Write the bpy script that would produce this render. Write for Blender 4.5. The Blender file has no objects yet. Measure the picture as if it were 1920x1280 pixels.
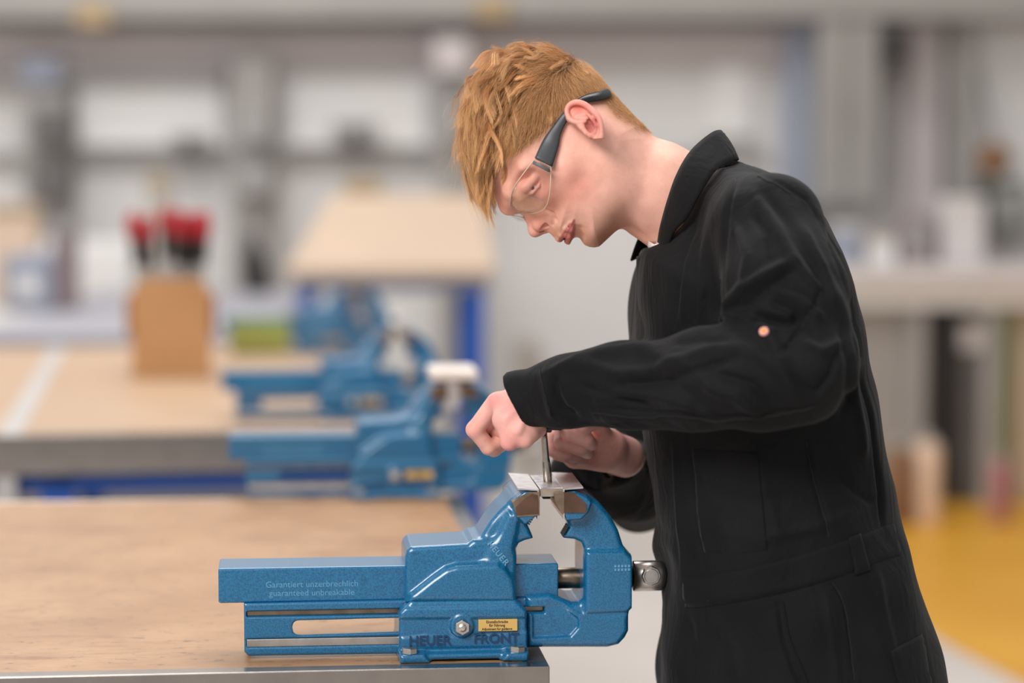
import bpy, bmesh, math, random
import numpy as np
from mathutils import Vector, Matrix

# ------------------------------------------------------------------ camera, world, lights, exposure
SC = bpy.context.scene
COL = SC.collection
FPX = 4545.0
TH = math.atan(355.0 / FPX)                 # camera pitched down a little
BENCH_Z = 0.85
CZ = 1.3766                                 # camera height
cam_data = bpy.data.cameras.new('camera')
cam = bpy.data.objects.new('camera', cam_data)
COL.objects.link(cam)
cam.location = (0, 0, CZ)
cam.rotation_euler = (math.pi / 2 - TH, 0, 0)
cam_data.sensor_width = 36.0
cam_data.lens = FPX * 36.0 / 1920.0
cam_data.clip_end = 60
cam_data.dof.use_dof = True
cam_data.dof.focus_distance = 2.53
cam_data.dof.aperture_fstop = 1.85
cam_data.dof.aperture_blades = 9
SC.camera = cam

world = bpy.data.worlds.new('hall_light')
SC.world = world
world.use_nodes = True
world.node_tree.nodes['Background'].inputs[0].default_value = (1.0, 0.995, 0.99, 1)
world.node_tree.nodes['Background'].inputs[1].default_value = 0.42

def area(name, loc, target, size, size_y, power, color=(1, 1, 1)):
    d = bpy.data.lights.new(name, 'AREA')
    d.shape = 'RECTANGLE'
    d.size, d.size_y, d.energy, d.color = size, size_y, power, color
    o = bpy.data.objects.new(name, d)
    COL.objects.link(o)
    o.location = loc
    o.rotation_euler = (Vector(target) - Vector(loc)).to_track_quat('-Z', 'Y').to_euler()
    return o

area('front_fill_light', (-1.7, -0.4, 3.3), (0.0, 2.5, 1.1), 2.4, 1.2, 150, (1.0, 0.985, 0.97))  # added frontal fill behind the camera, brightens face and vice
area('ceiling_light_above', (0.5, 3.5, 4.0), (0.4, 2.9, 0.9), 2.6, 1.2, 62, (1.0, 0.99, 0.97))
area('ceiling_light_far', (-1.6, 7.2, 4.6), (-1.2, 7.6, 0.0), 4.5, 3.0, 200, (1.0, 0.99, 0.98))

SC.view_settings.view_transform = 'Standard'
SC.view_settings.look = 'None'
SC.view_settings.gamma = 1.0
SC.view_settings.use_curve_mapping = False
SC.view_settings.exposure = 0.08
SC.cycles.use_denoising = True
SC.cycles.max_bounces = 8
SC.cycles.caustics_reflective = False
SC.cycles.caustics_refractive = False

# ------------------------------------------------------------------ helpers
def ray(px, py):
    u = (px - 960.0) / FPX
    v = (640.0 - py) / FPX
    return np.array([u, math.cos(TH) + v * math.sin(TH), -math.sin(TH) + v * math.cos(TH)])

def P(px, py, Y):
    """photo point -> world point in the vertical plane at distance Y"""
    r = ray(px, py)
    t = Y / r[1]
    return np.array([r[0] * t, Y, CZ + r[2] * t])

def G(px, py, z):
    """photo point -> world point on the horizontal plane at height z"""
    r = ray(px, py)
    t = (z - CZ) / r[2]
    return np.array([r[0] * t, r[1] * t, z])

def lin(r, g, b):
    f = lambda c: (c / 255 / 12.92) if c / 255 <= 0.04045 else ((c / 255 + 0.055) / 1.055) ** 2.4
    return (f(r), f(g), f(b), 1.0)

class NT:
    """tiny node-tree builder"""
    def __init__(self, name):
        self.m = bpy.data.materials.new(name)
        self.m.use_nodes = True
        self.t = self.m.node_tree
        self.b = self.t.nodes['Principled BSDF']
    def n(self, typ, **kw):
        nd = self.t.nodes.new(typ)
        for k, v in kw.items():
            setattr(nd, k, v)
        return nd
    def l(self, a, b):
        self.t.links.new(a, b)
    def set(self, **kw):
        for k, v in kw.items():
            self.b.inputs[k.replace('_', ' ')].default_value = v
    def noise(self, scale, detail=3, rough=0.55, vec=None, dist=0.0):
        nd = self.n('ShaderNodeTexNoise')
        nd.inputs['Scale'].default_value = scale
        nd.inputs['Detail'].default_value = detail
        nd.inputs['Roughness'].default_value = rough
        nd.inputs['Distortion'].default_value = dist
        if vec is not None:
            self.l(vec, nd.inputs['Vector'])
        return nd.outputs['Fac']
    def obj(self, scale=(1, 1, 1)):
        tc = self.n('ShaderNodeTexCoord')
        mp = self.n('ShaderNodeMapping')
        mp.inputs['Scale'].default_value = scale
        self.l(tc.outputs['Object'], mp.inputs['Vector'])
        return mp.outputs['Vector']
    def ramp(self, fac, stops):
        r = self.n('ShaderNodeValToRGB')
        e = r.color_ramp.elements
        while len(e) < len(stops):
            e.new(0.5)
        for i, (p, c) in enumerate(stops):
            e[i].position = p
            e[i].color = c
        self.l(fac, r.inputs['Fac'])
        return r.outputs['Color']
    def mix(self, fac, a, b, mode='MIX'):
        m = self.n('ShaderNodeMix', data_type='RGBA', blend_type=mode)
        for inp, v in ((m.inputs[0], fac), (m.inputs[6], a), (m.inputs[7], b)):
            if hasattr(v, 'links'):
                self.l(v, inp)
            else:
                inp.default_value = v
        return m.outputs[2]
    def bump(self, h, strength, dist=0.001):
        b = self.n('ShaderNodeBump')
        b.inputs['Strength'].default_value = strength
        b.inputs['Distance'].default_value = dist
        self.l(h, b.inputs['Height'])
        self.l(b.outputs['Normal'], self.b.inputs['Normal'])
    def col(self, c):
        if hasattr(c, 'links'):
            self.l(c, self.b.inputs['Base Color'])
        else:
            self.b.inputs['Base Color'].default_value = c

def mat(name, c, rough=0.5, metal=0.0, var=0.12, scale=20, bump=0.0, spec=0.5, coat=0.0, **kw):
    t = NT(name)
    v = t.obj()
    f = t.noise(scale, 4, vec=v)
    lo = tuple(x * (1 - var) for x in c[:3]) + (1,)
    hi = tuple(min(1, x * (1 + var)) for x in c[:3]) + (1,)
    t.col(t.ramp(f, [(0.3, lo), (0.7, hi)]))
    t.set(Roughness=rough, Metallic=metal, Specular_IOR_Level=spec, Coat_Weight=coat, **kw)
    if bump:
        t.bump(f, bump)
    return t.m

def link(o, parent=None):
    COL.objects.link(o)
    if parent is not None:
        o.parent = parent
    return o

def empty(name, loc=(0, 0, 0), rz=0.0):
    o = bpy.data.objects.new(name, None)
    o.empty_display_size = 0.05
    COL.objects.link(o)
    o.location = loc
    o.rotation_euler = (0, 0, rz)
    return o

def tag(o, label=None, cat=None, group=None, kind=None):
    if label: o['label'] = label
    if cat: o['category'] = cat
    if group: o['group'] = group
    if kind: o['kind'] = kind
    return o

def from_bm(name, bm, m, parent=None, smooth=False, loc=None):
    bmesh.ops.recalc_face_normals(bm, faces=bm.faces[:])
    me = bpy.data.meshes.new(name)
    bm.to_mesh(me)
    bm.free()
    if m is not None:
        me.materials.append(m)
    if smooth:
        me.polygons.foreach_set('use_smooth', [True] * len(me.polygons))
    o = bpy.data.objects.new(name, me)
    link(o, parent)
    if loc is not None:
        o.location = loc
    return o

def from_np(name, v, f, m, parent=None, smooth=True):
    me = bpy.data.meshes.new(name)
    v = np.asarray(v, dtype=np.float32)
    f = np.asarray(f, dtype=np.int32)
    k = f.shape[1]
    me.vertices.add(len(v)); me.vertices.foreach_set('co', v.ravel())
    me.loops.add(f.size); me.loops.foreach_set('vertex_index', f.ravel())
    me.polygons.add(len(f))
    me.polygons.foreach_set('loop_start', np.arange(0, f.size, k, dtype=np.int32))
    me.polygons.foreach_set('loop_total', np.full(len(f), k, dtype=np.int32))
    me.update(calc_edges=True)
    if smooth:
        me.polygons.foreach_set('use_smooth', np.ones(len(f), dtype=bool))
    me.materials.append(m)
    o = bpy.data.objects.new(name, me)
    return link(o, parent)

def add_box(bm, lo, hi, bev=0.0, seg=2):
    lo, hi = Vector(lo), Vector(hi)
    c = (lo + hi) / 2
    s = hi - lo
    r = bmesh.ops.create_cube(bm, size=1.0, matrix=Matrix.Translation(c) @ Matrix.Diagonal((abs(s.x), abs(s.y), abs(s.z), 1)))
    if bev > 0:
        vs = set(r['verts'])
        es = [e for e in bm.edges if e.verts[0] in vs and e.verts[1] in vs]
        bmesh.ops.bevel(bm, geom=es, offset=bev, segments=seg, affect='EDGES', profile=0.5)
    return bm

def box(name, lo, hi, m, parent=None, bev=0.0):
    bm = bmesh.new()
    add_box(bm, lo, hi, bev)
    return from_bm(name, bm, m, parent)

def add_prism(bm, pts, y0, y1, bev=0.0):
    """extrude an xz polygon along y"""
    vs = [bm.verts.new((x, y0, z)) for x, z in pts]
    f = bm.faces.new(vs)
    r = bmesh.ops.extrude_face_region(bm, geom=[f])
    nv = [g for g in r['geom'] if isinstance(g, bmesh.types.BMVert)]
    bmesh.ops.translate(bm, verts=nv, vec=(0, y1 - y0, 0))
    if bev > 0:
        allv = set(vs) | set(nv)
        es = [e for e in bm.edges if e.verts[0] in allv and e.verts[1] in allv]
        bmesh.ops.bevel(bm, geom=es, offset=bev, segments=2, affect='EDGES', profile=0.5)
    return bm

def add_cyl(bm, a, b, r0, r1=None, n=24, cap=True):
    a, b = Vector(a), Vector(b)
    r1 = r0 if r1 is None else r1
    d = b - a
    q = d.to_track_quat('Z', 'Y').to_matrix().to_4x4()
    bmesh.ops.create_cone(bm, cap_ends=cap, cap_tris=False, segments=n, radius1=r0, radius2=r1, depth=d.length,
                          matrix=Matrix.Translation((a + b) / 2) @ q)
    return bm

def add_lathe(bm, prof, axis_a, axis_b, n=28):
    """revolve (t along a->b in metres, radius) profile"""
    a, b = Vector(axis_a), Vector(axis_b)
    d = (b - a).normalized()
    q = d.to_track_quat('Z', 'Y')
    rings = []
    for t, r in prof:
        ring = []
        for i in range(n):
            w = 2 * math.pi * i / n
            ring.append(bm.verts.new(a + d * t + q @ Vector((r * math.cos(w), r * math.sin(w), 0))))
        rings.append(ring)
    for j in range(len(rings) - 1):
        for i in range(n):
            bm.faces.new((rings[j][i], rings[j][(i + 1) % n], rings[j + 1][(i + 1) % n], rings[j + 1][i]))
    bm.faces.new(rings[0][::-1]); bm.faces.new(rings[-1])
    return bm

def tube(name, pts, rad, m, parent=None, n=8):
    """tube through points with a radius per point"""
    pts = [Vector(p) for p in pts]
    if not hasattr(rad, '__len__'): rad = [rad] * len(pts)
    bm = bmesh.new()
    up = None
    rings = []
    for i, p in enumerate(pts):
        d = (pts[min(i + 1, len(pts) - 1)] - pts[max(i - 1, 0)]).normalized()
        if up is None:
            up = d.orthogonal().normalized()
        up = (up - d * up.dot(d)).normalized()
        s = d.cross(up)
        rings.append([bm.verts.new(p + (up * math.cos(w) + s * math.sin(w)) * rad[i])
                      for w in (2 * math.pi * k / n for k in range(n))])
    for j in range(len(rings) - 1):
        for i in range(n):
            bm.faces.new((rings[j][i], rings[j][(i + 1) % n], rings[j + 1][(i + 1) % n], rings[j + 1][i]))
    bm.faces.new(rings[0][::-1]); bm.faces.new(rings[-1])
    return from_bm(name, bm, m, parent, smooth=True)

def copy_tree(o, parent=None):
    c = o.copy()
    COL.objects.link(c)
    if parent is not None:
        c.parent = parent
    for ch in list(o.children):
        copy_tree(ch, c)
    return c

# ------------------------------------------------------------------ signed-distance modelling (castings, body, cloth)
def smin(a, b, k):
    if k <= 0: return np.minimum(a, b)
    h = np.maximum(k - np.abs(a - b), 0) / k
    return np.minimum(a, b) - h * h * k * 0.25

def smax(a, b, k):
    return -smin(-a, -b, k)

def poly2d(x, z, pts):
    """signed distance to a polygon, negative inside; x, z broadcastable"""
    pts = np.asarray(pts, dtype=np.float32)
    d = None
    ins = None
    n = len(pts)
    for i in range(n):
        a = pts[i]; b = pts[(i + 1) % n]
        e = b - a
        wx, wz = x - a[0], z - a[1]
        t = np.clip((wx * e[0] + wz * e[1]) / (e @ e + 1e-9), 0, 1)
        dd = (wx - e[0] * t) ** 2 + (wz - e[1] * t) ** 2
        d = dd if d is None else np.minimum(d, dd)
        if abs(e[1]) > 1e-9:
            c = ((a[1] <= z) & (b[1] > z)) | ((b[1] <= z) & (a[1] > z))
            xi = a[0] + (z - a[1]) / e[1] * e[0]
            c = c & (x < xi)
            ins = c if ins is None else ins ^ c
    s = np.sqrt(d)
    return np.where(ins, -s, s)

def spline(pts, n=6, closed=False):
    """Catmull-Rom through points"""
    p = np.asarray(pts, dtype=float)
    out = []
    N = len(p)
    segs = N if closed else N - 1
    for i in range(segs):
        if closed:
            a, b, c, d = p[(i - 1) % N], p[i], p[(i + 1) % N], p[(i + 2) % N]
        else:
            a, b, c, d = p[max(i - 1, 0)], p[i], p[i + 1], p[min(i + 2, N - 1)]
        for j in range(n):
            t = j / n
            out.append(0.5 * ((2 * b) + (c - a) * t + (2 * a - 5 * b + 4 * c - d) * t * t + (3 * b - a - 3 * c + d) * t ** 3))
    if not closed:
        out.append(p[-1])
    return np.array(out)

class Grid:
    """a sampled distance field, in millimetres"""
    def __init__(self, lo, hi, h):
        self.lo = np.array(lo, dtype=np.float32); self.h = float(h)
        self.n = np.ceil((np.array(hi) - np.array(lo)) / h).astype(int) + 1
        self.ax = [(self.lo[i] + np.arange(self.n[i]) * h).astype(np.float32) for i in range(3)]
        self.F = np.full(self.n, 50.0, dtype=np.float32)
    def sl(self, lo, hi):
        s = []
        for i in range(3):
            a = 0 if lo is None else int(np.clip(np.floor((lo[i] - self.lo[i]) / self.h), 0, self.n[i]))
            b = self.n[i] if hi is None else int(np.clip(np.ceil((hi[i] - self.lo[i]) / self.h) + 1, 0, self.n[i]))
            s.append(slice(a, b))
        return tuple(s)
    def xyz(self, s):
        return (self.ax[0][s[0]][:, None, None], self.ax[1][s[1]][None, :, None], self.ax[2][s[2]][None, None, :])
    def op(self, fn, mode='u', k=0.0, lo=None, hi=None):
        s = self.sl(lo, hi)
        if any(a.stop <= a.start for a in s): return
        d = fn(*self.xyz(s))
        if mode == 'u': self.F[s] = smin(self.F[s], d, k)
        elif mode == 's': self.F[s] = smax(self.F[s], -d, k)
        else: self.F[s] = smax(self.F[s], d, k)
    def cone(self, a, b, ra, rb, k=0.0, mode='u', sc=None):
        """round cone (capsule with two radii)"""
        a = np.asarray(a, dtype=np.float32); b = np.asarray(b, dtype=np.float32)
        m = max(ra, rb) + k + 3 * self.h + 2
        lo = np.minimum(a, b) - m; hi = np.maximum(a, b) + m
        e = b - a; ee = float(e @ e) + 1e-9
        def fn(x, y, z):
            wx, wy, wz = x - a[0], y - a[1], z - a[2]
            t = np.clip((wx * e[0] + wy * e[1] + wz * e[2]) / ee, 0, 1)
            return np.sqrt((wx - e[0] * t) ** 2 + (wy - e[1] * t) ** 2 + (wz - e[2] * t) ** 2) - (ra + (rb - ra) * t)
        self.op(fn, mode, k, lo, hi)
    def chain(self, pts, rad, k=0.0, mode='u'):
        if not hasattr(rad, '__len__'): rad = [rad] * len(pts)
        for i in range(len(pts) - 1):
            self.cone(pts[i], pts[i + 1], rad[i], rad[i + 1], k, mode)
    def ell(self, c, r, k=0.0, mode='u', R=None):
        c = np.asarray(c, dtype=np.float32); r = np.asarray(r, dtype=np.float32)
        m = float(r.max()) + k + 3 * self.h + 2
        def fn(x, y, z):
            dx, dy, dz = x - c[0], y - c[1], z - c[2]
            if R is not None:
                dx, dy, dz = (R[0][0] * dx + R[0][1] * dy + R[0][2] * dz, R[1][0] * dx + R[1][1] * dy + R[1][2] * dz, R[2][0] * dx + R[2][1] * dy + R[2][2] * dz)
            k0 = np.sqrt((dx / r[0]) ** 2 + (dy / r[1]) ** 2 + (dz / r[2]) ** 2)
            k1 = np.sqrt((dx / r[0] ** 2) ** 2 + (dy / r[1] ** 2) ** 2 + (dz / r[2] ** 2) ** 2)
            return k0 * (k0 - 1.0) / np.maximum(k1, 1e-6)
        self.op(fn, mode, k, c - m, c + m)
    def prism(self, pts, hw, r=2.0, k=0.0, mode='u', yc=0.0):
        """extruded xz polygon, half width hw about y = yc, edges rounded by r"""
        p = np.asarray(pts, dtype=np.float32)
        m = k + 3 * self.h + 4
        lo = (p[:, 0].min() - m, yc - hw - m, p[:, 1].min() - m); hi = (p[:, 0].max() + m, yc + hw + m, p[:, 1].max() + m)
        s = self.sl(lo, hi)
        x, y, z = self.xyz(s)
        d2 = poly2d(x, z, p) + r
        dy = np.abs(y - yc) - hw + r
        d = np.sqrt(np.maximum(d2, 0) ** 2 + np.maximum(dy, 0) ** 2) + np.minimum(np.maximum(d2, dy), 0) - r
        if mode == 'u': self.F[s] = smin(self.F[s], d, k)
        elif mode == 's': self.F[s] = smax(self.F[s], -d, k)
        else: self.F[s] = smax(self.F[s], d, k)
    def sample(self, p):
        q = (p - self.lo) / self.h
        q = np.clip(q, 0, self.n - 1.001)
        i = np.floor(q).astype(int); f = (q - i).astype(np.float32)
        F = self.F
        x, y, z = i.T; fx, fy, fz = f.T
        c = lambda a, b, d: F[x + a, y + b, z + d]
        return ((c(0,0,0) * (1-fx) + c(1,0,0) * fx) * (1-fy) + (c(0,1,0) * (1-fx) + c(1,1,0) * fx) * fy) * (1-fz) + \
               ((c(0,0,1) * (1-fx) + c(1,0,1) * fx) * (1-fy) + (c(0,1,1) * (1-fx) + c(1,1,1) * fx) * fy) * fz
    def grad(self, p):
        g = np.empty_like(p)
        for a in range(3):
            e = np.zeros(3, dtype=np.float32); e[a] = self.h * 0.75
            g[:, a] = self.sample(p + e) - self.sample(p - e)
        return g / (1.5 * self.h)
    def mesh(self, proj=2, blur=0):
        """surface nets -> vertices (mm), quads"""
        F = self.F
        if blur:
            for _ in range(blur):
                for a in range(3):
                    F = (np.roll(F, 1, a) + 2 * F + np.roll(F, -1, a)) * 0.25
            self.F = F
        S = F < 0
        nx, ny, nz = (self.n - 1)
        cnt = np.zeros((nx, ny, nz), dtype=np.int8)
        for a in (0, 1):
            for b in (0, 1):
                for c in (0, 1):
                    cnt += S[a:nx + a, b:ny + b, c:nz + c]
        act = np.argwhere((cnt > 0) & (cnt < 8))
        idx = np.full((nx, ny, nz), -1, dtype=np.int32)
        idx[act[:, 0], act[:, 1], act[:, 2]] = np.arange(len(act))
        acc = np.zeros((len(act), 3), dtype=np.float32); w = np.zeros(len(act), dtype=np.float32)
        corners = [(a, b, c) for a in (0, 1) for b in (0, 1) for c in (0, 1)]
        for ca in corners:
            for ax in range(3):
                if ca[ax]: continue
                cb = list(ca); cb[ax] = 1
                fa = F[act[:, 0] + ca[0], act[:, 1] + ca[1], act[:, 2] + ca[2]]
                fb = F[act[:, 0] + cb[0], act[:, 1] + cb[1], act[:, 2] + cb[2]]
                c = (fa < 0) != (fb < 0)
                t = np.where(c, fa / np.where(c, fa - fb, 1), 0)
                pt = np.tile(np.array(ca, dtype=np.float32), (len(act), 1)); pt[:, ax] = t
                acc[c] += pt[c]; w[c] += 1
        v = self.lo + (act + acc / w[:, None]) * self.h
        quads = []
        for ax in range(3):
            u, t = [(1, 2), (2, 0), (0, 1)][ax]
            sa = [slice(1, -1)] * 3; sa[ax] = slice(0, -1)
            sb = [slice(1, -1)] * 3; sb[ax] = slice(1, None)
            A, B = S[tuple(sa)], S[tuple(sb)]
            e = np.argwhere(A != B)
            flip = A[e[:, 0], e[:, 1], e[:, 2]]
            off = np.ones(3, dtype=int); off[ax] = 0
            e = e + off
            def cell(du, dt):
                q = e.copy(); q[:, u] -= du; q[:, t] -= dt
                return idx[q[:, 0], q[:, 1], q[:, 2]]
            qd = np.stack([cell(1, 1), cell(0, 1), cell(0, 0), cell(1, 0)], 1)
            qd[~flip] = qd[~flip][:, ::-1]
            quads.append(qd)
        quads = np.concatenate(quads)
        quads = quads[(quads >= 0).all(1)]
        v = v.astype(np.float32)
        for _ in range(proj):
            g = self.grad(v)
            d = self.sample(v)
            gg = (g * g).sum(1)
            step = -(d / np.maximum(gg, 0.09))[:, None] * g
            ln = np.linalg.norm(step, axis=1, keepdims=True)
            step *= np.minimum(1, 0.6 * self.h / np.maximum(ln, 1e-9))
            v = v + step
        return v, quads

# ------------------------------------------------------------------ the hall: floor, far wall and what stands there
WALL_Y = 10.4
M = {}
M['wall'] = mat('wall_paint', lin(222, 219, 216), 0.8, var=0.03, scale=1.5)
M['panel'] = mat('white_panel', lin(230, 227, 224), 0.6, var=0.02, scale=2)
M['band'] = mat('warm_grey_panel', lin(200, 190, 188), 0.7, var=0.03, scale=2)
M['duct'] = mat('grey_duct', lin(158, 153, 148), 0.55, var=0.05, scale=3)
M['grey'] = mat('mid_grey', lin(158, 154, 151), 0.6, var=0.06, scale=6)
M['darkgrey'] = mat('dark_grey', lin(98, 94, 92), 0.55, var=0.1, scale=8)
M['black'] = mat('black_plastic', lin(32, 31, 32), 0.45, var=0.1, scale=10)
M['tan'] = mat('tan_card', lin(176, 152, 118), 0.7, var=0.08, scale=8)
M['peach'] = mat('peach_card', lin(224, 196, 172), 0.7, var=0.05, scale=8)
M['bluegrey'] = mat('blue_grey_steel', lin(152, 157, 172), 0.5, var=0.05, scale=5)
M['palewhite'] = mat('pale_laminate', lin(214, 207, 205), 0.5, var=0.03, scale=4)
M['brown'] = mat('brown_leather', lin(128, 92, 62), 0.6, var=0.15, scale=12)
M['red'] = mat('red_plastic', lin(170, 32, 44), 0.4, var=0.1, scale=14)
M['redpale'] = mat('faded_red', lin(168, 108, 110), 0.5, var=0.1, scale=9)
M['green'] = mat('green_plastic', lin(150, 166, 120), 0.5, var=0.08, scale=9)
M['limeg'] = mat('lime_plastic', lin(138, 158, 92), 0.45, var=0.08, scale=9)
M['floor'] = None
t = NT('floor_screed')
v = t.obj()
t.col(t.ramp(t.noise(0.9, 6, vec=v), [(0.25, lin(190, 180, 172)), (0.75, lin(210, 201, 194))]))
t.set(Roughness=0.42)
M['floor'] = t.m
t = NT('yellow_floor_paint')
v = t.obj()
t.col(t.ramp(t.noise(1.3, 6, vec=v), [(0.3, lin(208, 146, 40)), (0.75, lin(226, 168, 52))]))
t.set(Roughness=0.4)
M['yellow'] = t.m

o = box('floor', (-6.5, -1.5, -0.1), (6.5, WALL_Y + 0.3, 0.0), M['floor']); tag(o, 'pale greige screed floor of the workshop', kind='structure')
o = box('wall_back', (-6.5, WALL_Y, 0.0), (6.5, WALL_Y + 0.2, 5.2), M['wall']); tag(o, 'off-white far wall of the workshop', kind='structure')

yl = [(1480, 937), (2350, 937), (2350, 1500), (2100, 1385), (1905, 1276), (1800, 1222), (1735, 1184), (1672, 1120), (1600, 1060), (1520, 985)]
bm = bmesh.new()
vs = [bm.verts.new(G(x, y, 0.0) + np.array([0, 0, 0.001])) for x, y in yl]
f = bm.faces.new(vs)
r_ = bmesh.ops.extrude_face_region(bm, geom=[f])
bmesh.ops.translate(bm, verts=[g for g in r_['geom'] if isinstance(g, bmesh.types.BMVert)], vec=(0, 0, 0.002))
o = from_bm('yellow_floor_marking', bm, M['yellow']); tag(o, 'yellow painted area of the floor on the right', kind='structure')

def slab(name, x0, y0, x1, y1, Y, depth, m, parent=None, bev=0.004):
    """box whose front face, at distance Y, spans the given photo rectangle"""
    a = P(x0, y1, Y); b = P(x1, y0, Y)
    return box(name, (a[0], Y, a[2]), (b[0], Y + depth, b[2]), m, parent, bev)

def sl_thing(name, rect, Y, depth, m, label, cat, group=None, parts=()):
    """a thing of box parts: the body, then (part name, rect, dY, depth, material)"""
    a = P(rect[0], rect[3], Y); b = P(rect[2], rect[1], Y)
    root = empty(name, ((a[0] + b[0]) / 2, Y + depth / 2, a[2]))
    tag(root, label, cat, group)
    def put(nm, r, Yf, dp, mm):
        p = P(r[0], r[3], Yf); q = P(r[2], r[1], Yf)
        L = root.location
        return box(nm, (p[0] - L.x, Yf - L.y, p[2] - L.z), (q[0] - L.x, Yf + dp - L.y, q[2] - L.z), mm, root, 0.004)
    put('body', rect, Y, depth, m)
    for nm, r, dY, dp, mm in parts:
        put(nm, r, Y + dY, dp, mm)
    return root

# wall structure
for i, (r, dep, mm, lab) in enumerate([
    ((-120, -130, 2100, 34), 0.34, M['duct'], 'grey duct running along the top of the far wall'),
    ((-120, 52, 1480, 128), 0.06, M['band'], 'warm grey band of panels below the duct'),
    ((-120, 128, 420, 150), 0.12, M['grey'], 'grey cable tray on the far wall'),
    ((-120, 286, 1440, 300), 0.07, M['grey'], 'grey rail at chest height on the far wall'),
]):
    o = slab('trim_%d' % (i + 1), r[0], r[1], r[2], r[3], WALL_Y - dep, dep, mm); tag(o, lab, kind='structure')
for i, (x0, x1) in enumerate([(150, 415), (545, 800), (1330, 1410)]):
    y1 = 268 if x0 < 1000 else 250
    o = slab('window_%d' % (i + 1), x0, 152 if x0 < 1000 else 110, x1, y1, WALL_Y - 0.05, 0.05, M['panel']); tag(o, 'white blind panel in the far wall', kind='structure')
    fr = slab('window_frame', x0 - 8, y1, x1 + 8, y1 + 8, WALL_Y - 0.08, 0.08, M['wall'], None)
    fr.parent = o

# uprights with machine heads (blurred dark columns on the wall)
def column_unit(cx, w, y0, segs, label):
    Y = WALL_Y - 0.32
    root = empty('control_mast', tuple(P(cx, 640, Y)[:2]) + (0.0,))
    tag(root, label, 'control column')
    L = root.location
    def put(nm, r, Yf, dp, mm):
        p = P(r[0], r[3], Yf); q = P(r[2], r[1], Yf)
        return box(nm, (p[0] - L.x, Yf - L.y, max(0.0, p[2])), (q[0] - L.x, Yf + dp - L.y, q[2]), mm, root, 0.006)
    put('upright', (cx - w, y0, cx + w, 910), Y + 0.12, 0.2, M['duct'])
    for nm, r, mm in segs:
        put(nm, r, Y, 0.2, mm)
    return root
column_unit(90, 34, 175, [('motor', (62, 205, 122, 272), M['darkgrey']), ('control_box', (60, 305, 126, 372), M['darkgrey'])],
            'grey column with two dark boxes on the far wall, leftmost of the columns')
column_unit(476, 36, 110, [('motor', (450, 205, 504, 268), M['grey']), ('control_box', (448, 306, 508, 366), M['grey'])],
            'grey column with two mid-grey boxes on the far wall, behind the small black bottle')
column_unit(850, 26, 170, [('motor', (832, 190, 872, 262), M['grey'])],
            'slim grey column on the far wall just behind the ginger hair')
sl_thing('mounted_speaker', (140, 4, 204, 46), WALL_Y - 0.36, 0.2, M['tan'], 'small tan speaker box fixed high on the far wall at the far left', 'speaker', 'speakers', [('mount', (160, -10, 184, 4), 0.05, 0.1, M['grey'])])
sl_thing('mounted_speaker', (890, -6, 956, 34), WALL_Y - 0.36, 0.2, M['tan'], 'small tan speaker box fixed high on the far wall above the ginger hair', 'speaker', 'speakers', [('mount', (912, -16, 936, -6), 0.05, 0.1, M['grey'])])
sl_thing('mounted_meter', (318, 252, 384, 284), WALL_Y - 0.2, 0.2, M['grey'], 'grey meter box on the wall rail between the two boxed columns', 'meter', parts=[('dial', (336, 258, 366, 278), -0.02, 0.02, M['darkgrey'])])
sl_thing('mounted_meter', (622, 228, 702, 276), WALL_Y - 0.2, 0.2, M['grey'], 'grey meter box on the wall above the plywood drawing board', 'meter', parts=[('dial', (648, 238, 680, 266), -0.02, 0.02, M['darkgrey'])])
sl_thing('mounted_lamp', (812, 70, 880, 136), WALL_Y - 0.3, 0.24, M['band'], 'white lamp housing on the far wall left of the ginger hair', 'lamp', parts=[('mount', (836, 40, 860, 62), 0.06, 0.1, M['grey'])])
sl_thing('notice_board', (38, 108, 112, 158), WALL_Y - 0.16, 0.05, M['bluegrey'], 'small blue-grey notice plate on the far wall at the far left', 'notice board', parts=[('board_frame', (34, 104, 116, 108), 0.0, 0.06, M['grey'])])

# right-hand wall furniture
def stand(name, rect, Y, depth, m, label, cat, parts=(), group=None):
    """like sl_thing but the body goes down to the floor"""
    fy = 285 + FPX * CZ / Y
    return sl_thing(name, (rect[0], rect[1], rect[2], min(rect[3], fy)), Y, depth, m, label, cat, group, parts)
o = slab('wall_pillar', 1462, 40, 1524, 912, WALL_Y - 0.14, 0.14, M['bluegrey']); o.name = 'trim_5'; tag(o, 'blue-grey vertical duct on the far wall', kind='structure')
o = slab('wall_pier', 1690, -60, 1772, 912, WALL_Y - 0.1, 0.1, M['band']); o.name = 'trim_6'; tag(o, 'warm grey pier of the far wall', kind='structure')
o = slab('wall_pier', 1772, -60, 1832, 912, WALL_Y - 0.16, 0.16, M['duct']); o.name = 'trim_7'; tag(o, 'grey pier of the far wall', kind='structure')
sl_thing('mounted_cabinet', (1530, 30, 1652, 386), WALL_Y - 0.3, 0.3, mat('grey_green_steel', lin(150, 150, 144), 0.5, var=0.03, scale=4), 'tall grey-green steel cabinet on the wall right of the blue-grey duct', 'cabinet',
         parts=[('door', (1536, 38, 1588, 378), -0.02, 0.02, M['duct']), ('door', (1594, 38, 1646, 378), -0.02, 0.02, M['duct']), ('handle', (1582, 190, 1587, 230), -0.04, 0.02, M['grey'])])
sl_thing('mounted_fan', (1656, 48, 1704, 122), WALL_Y - 0.36, 0.26, M['darkgrey'], 'dark boxy fan unit high on the wall right of the tall cabinet', 'fan', parts=[('grille', (1662, 58, 1698, 112), -0.02, 0.02, M['black']), ('mount', (1672, 122, 1688, 150), 0.1, 0.1, M['grey'])])

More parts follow.
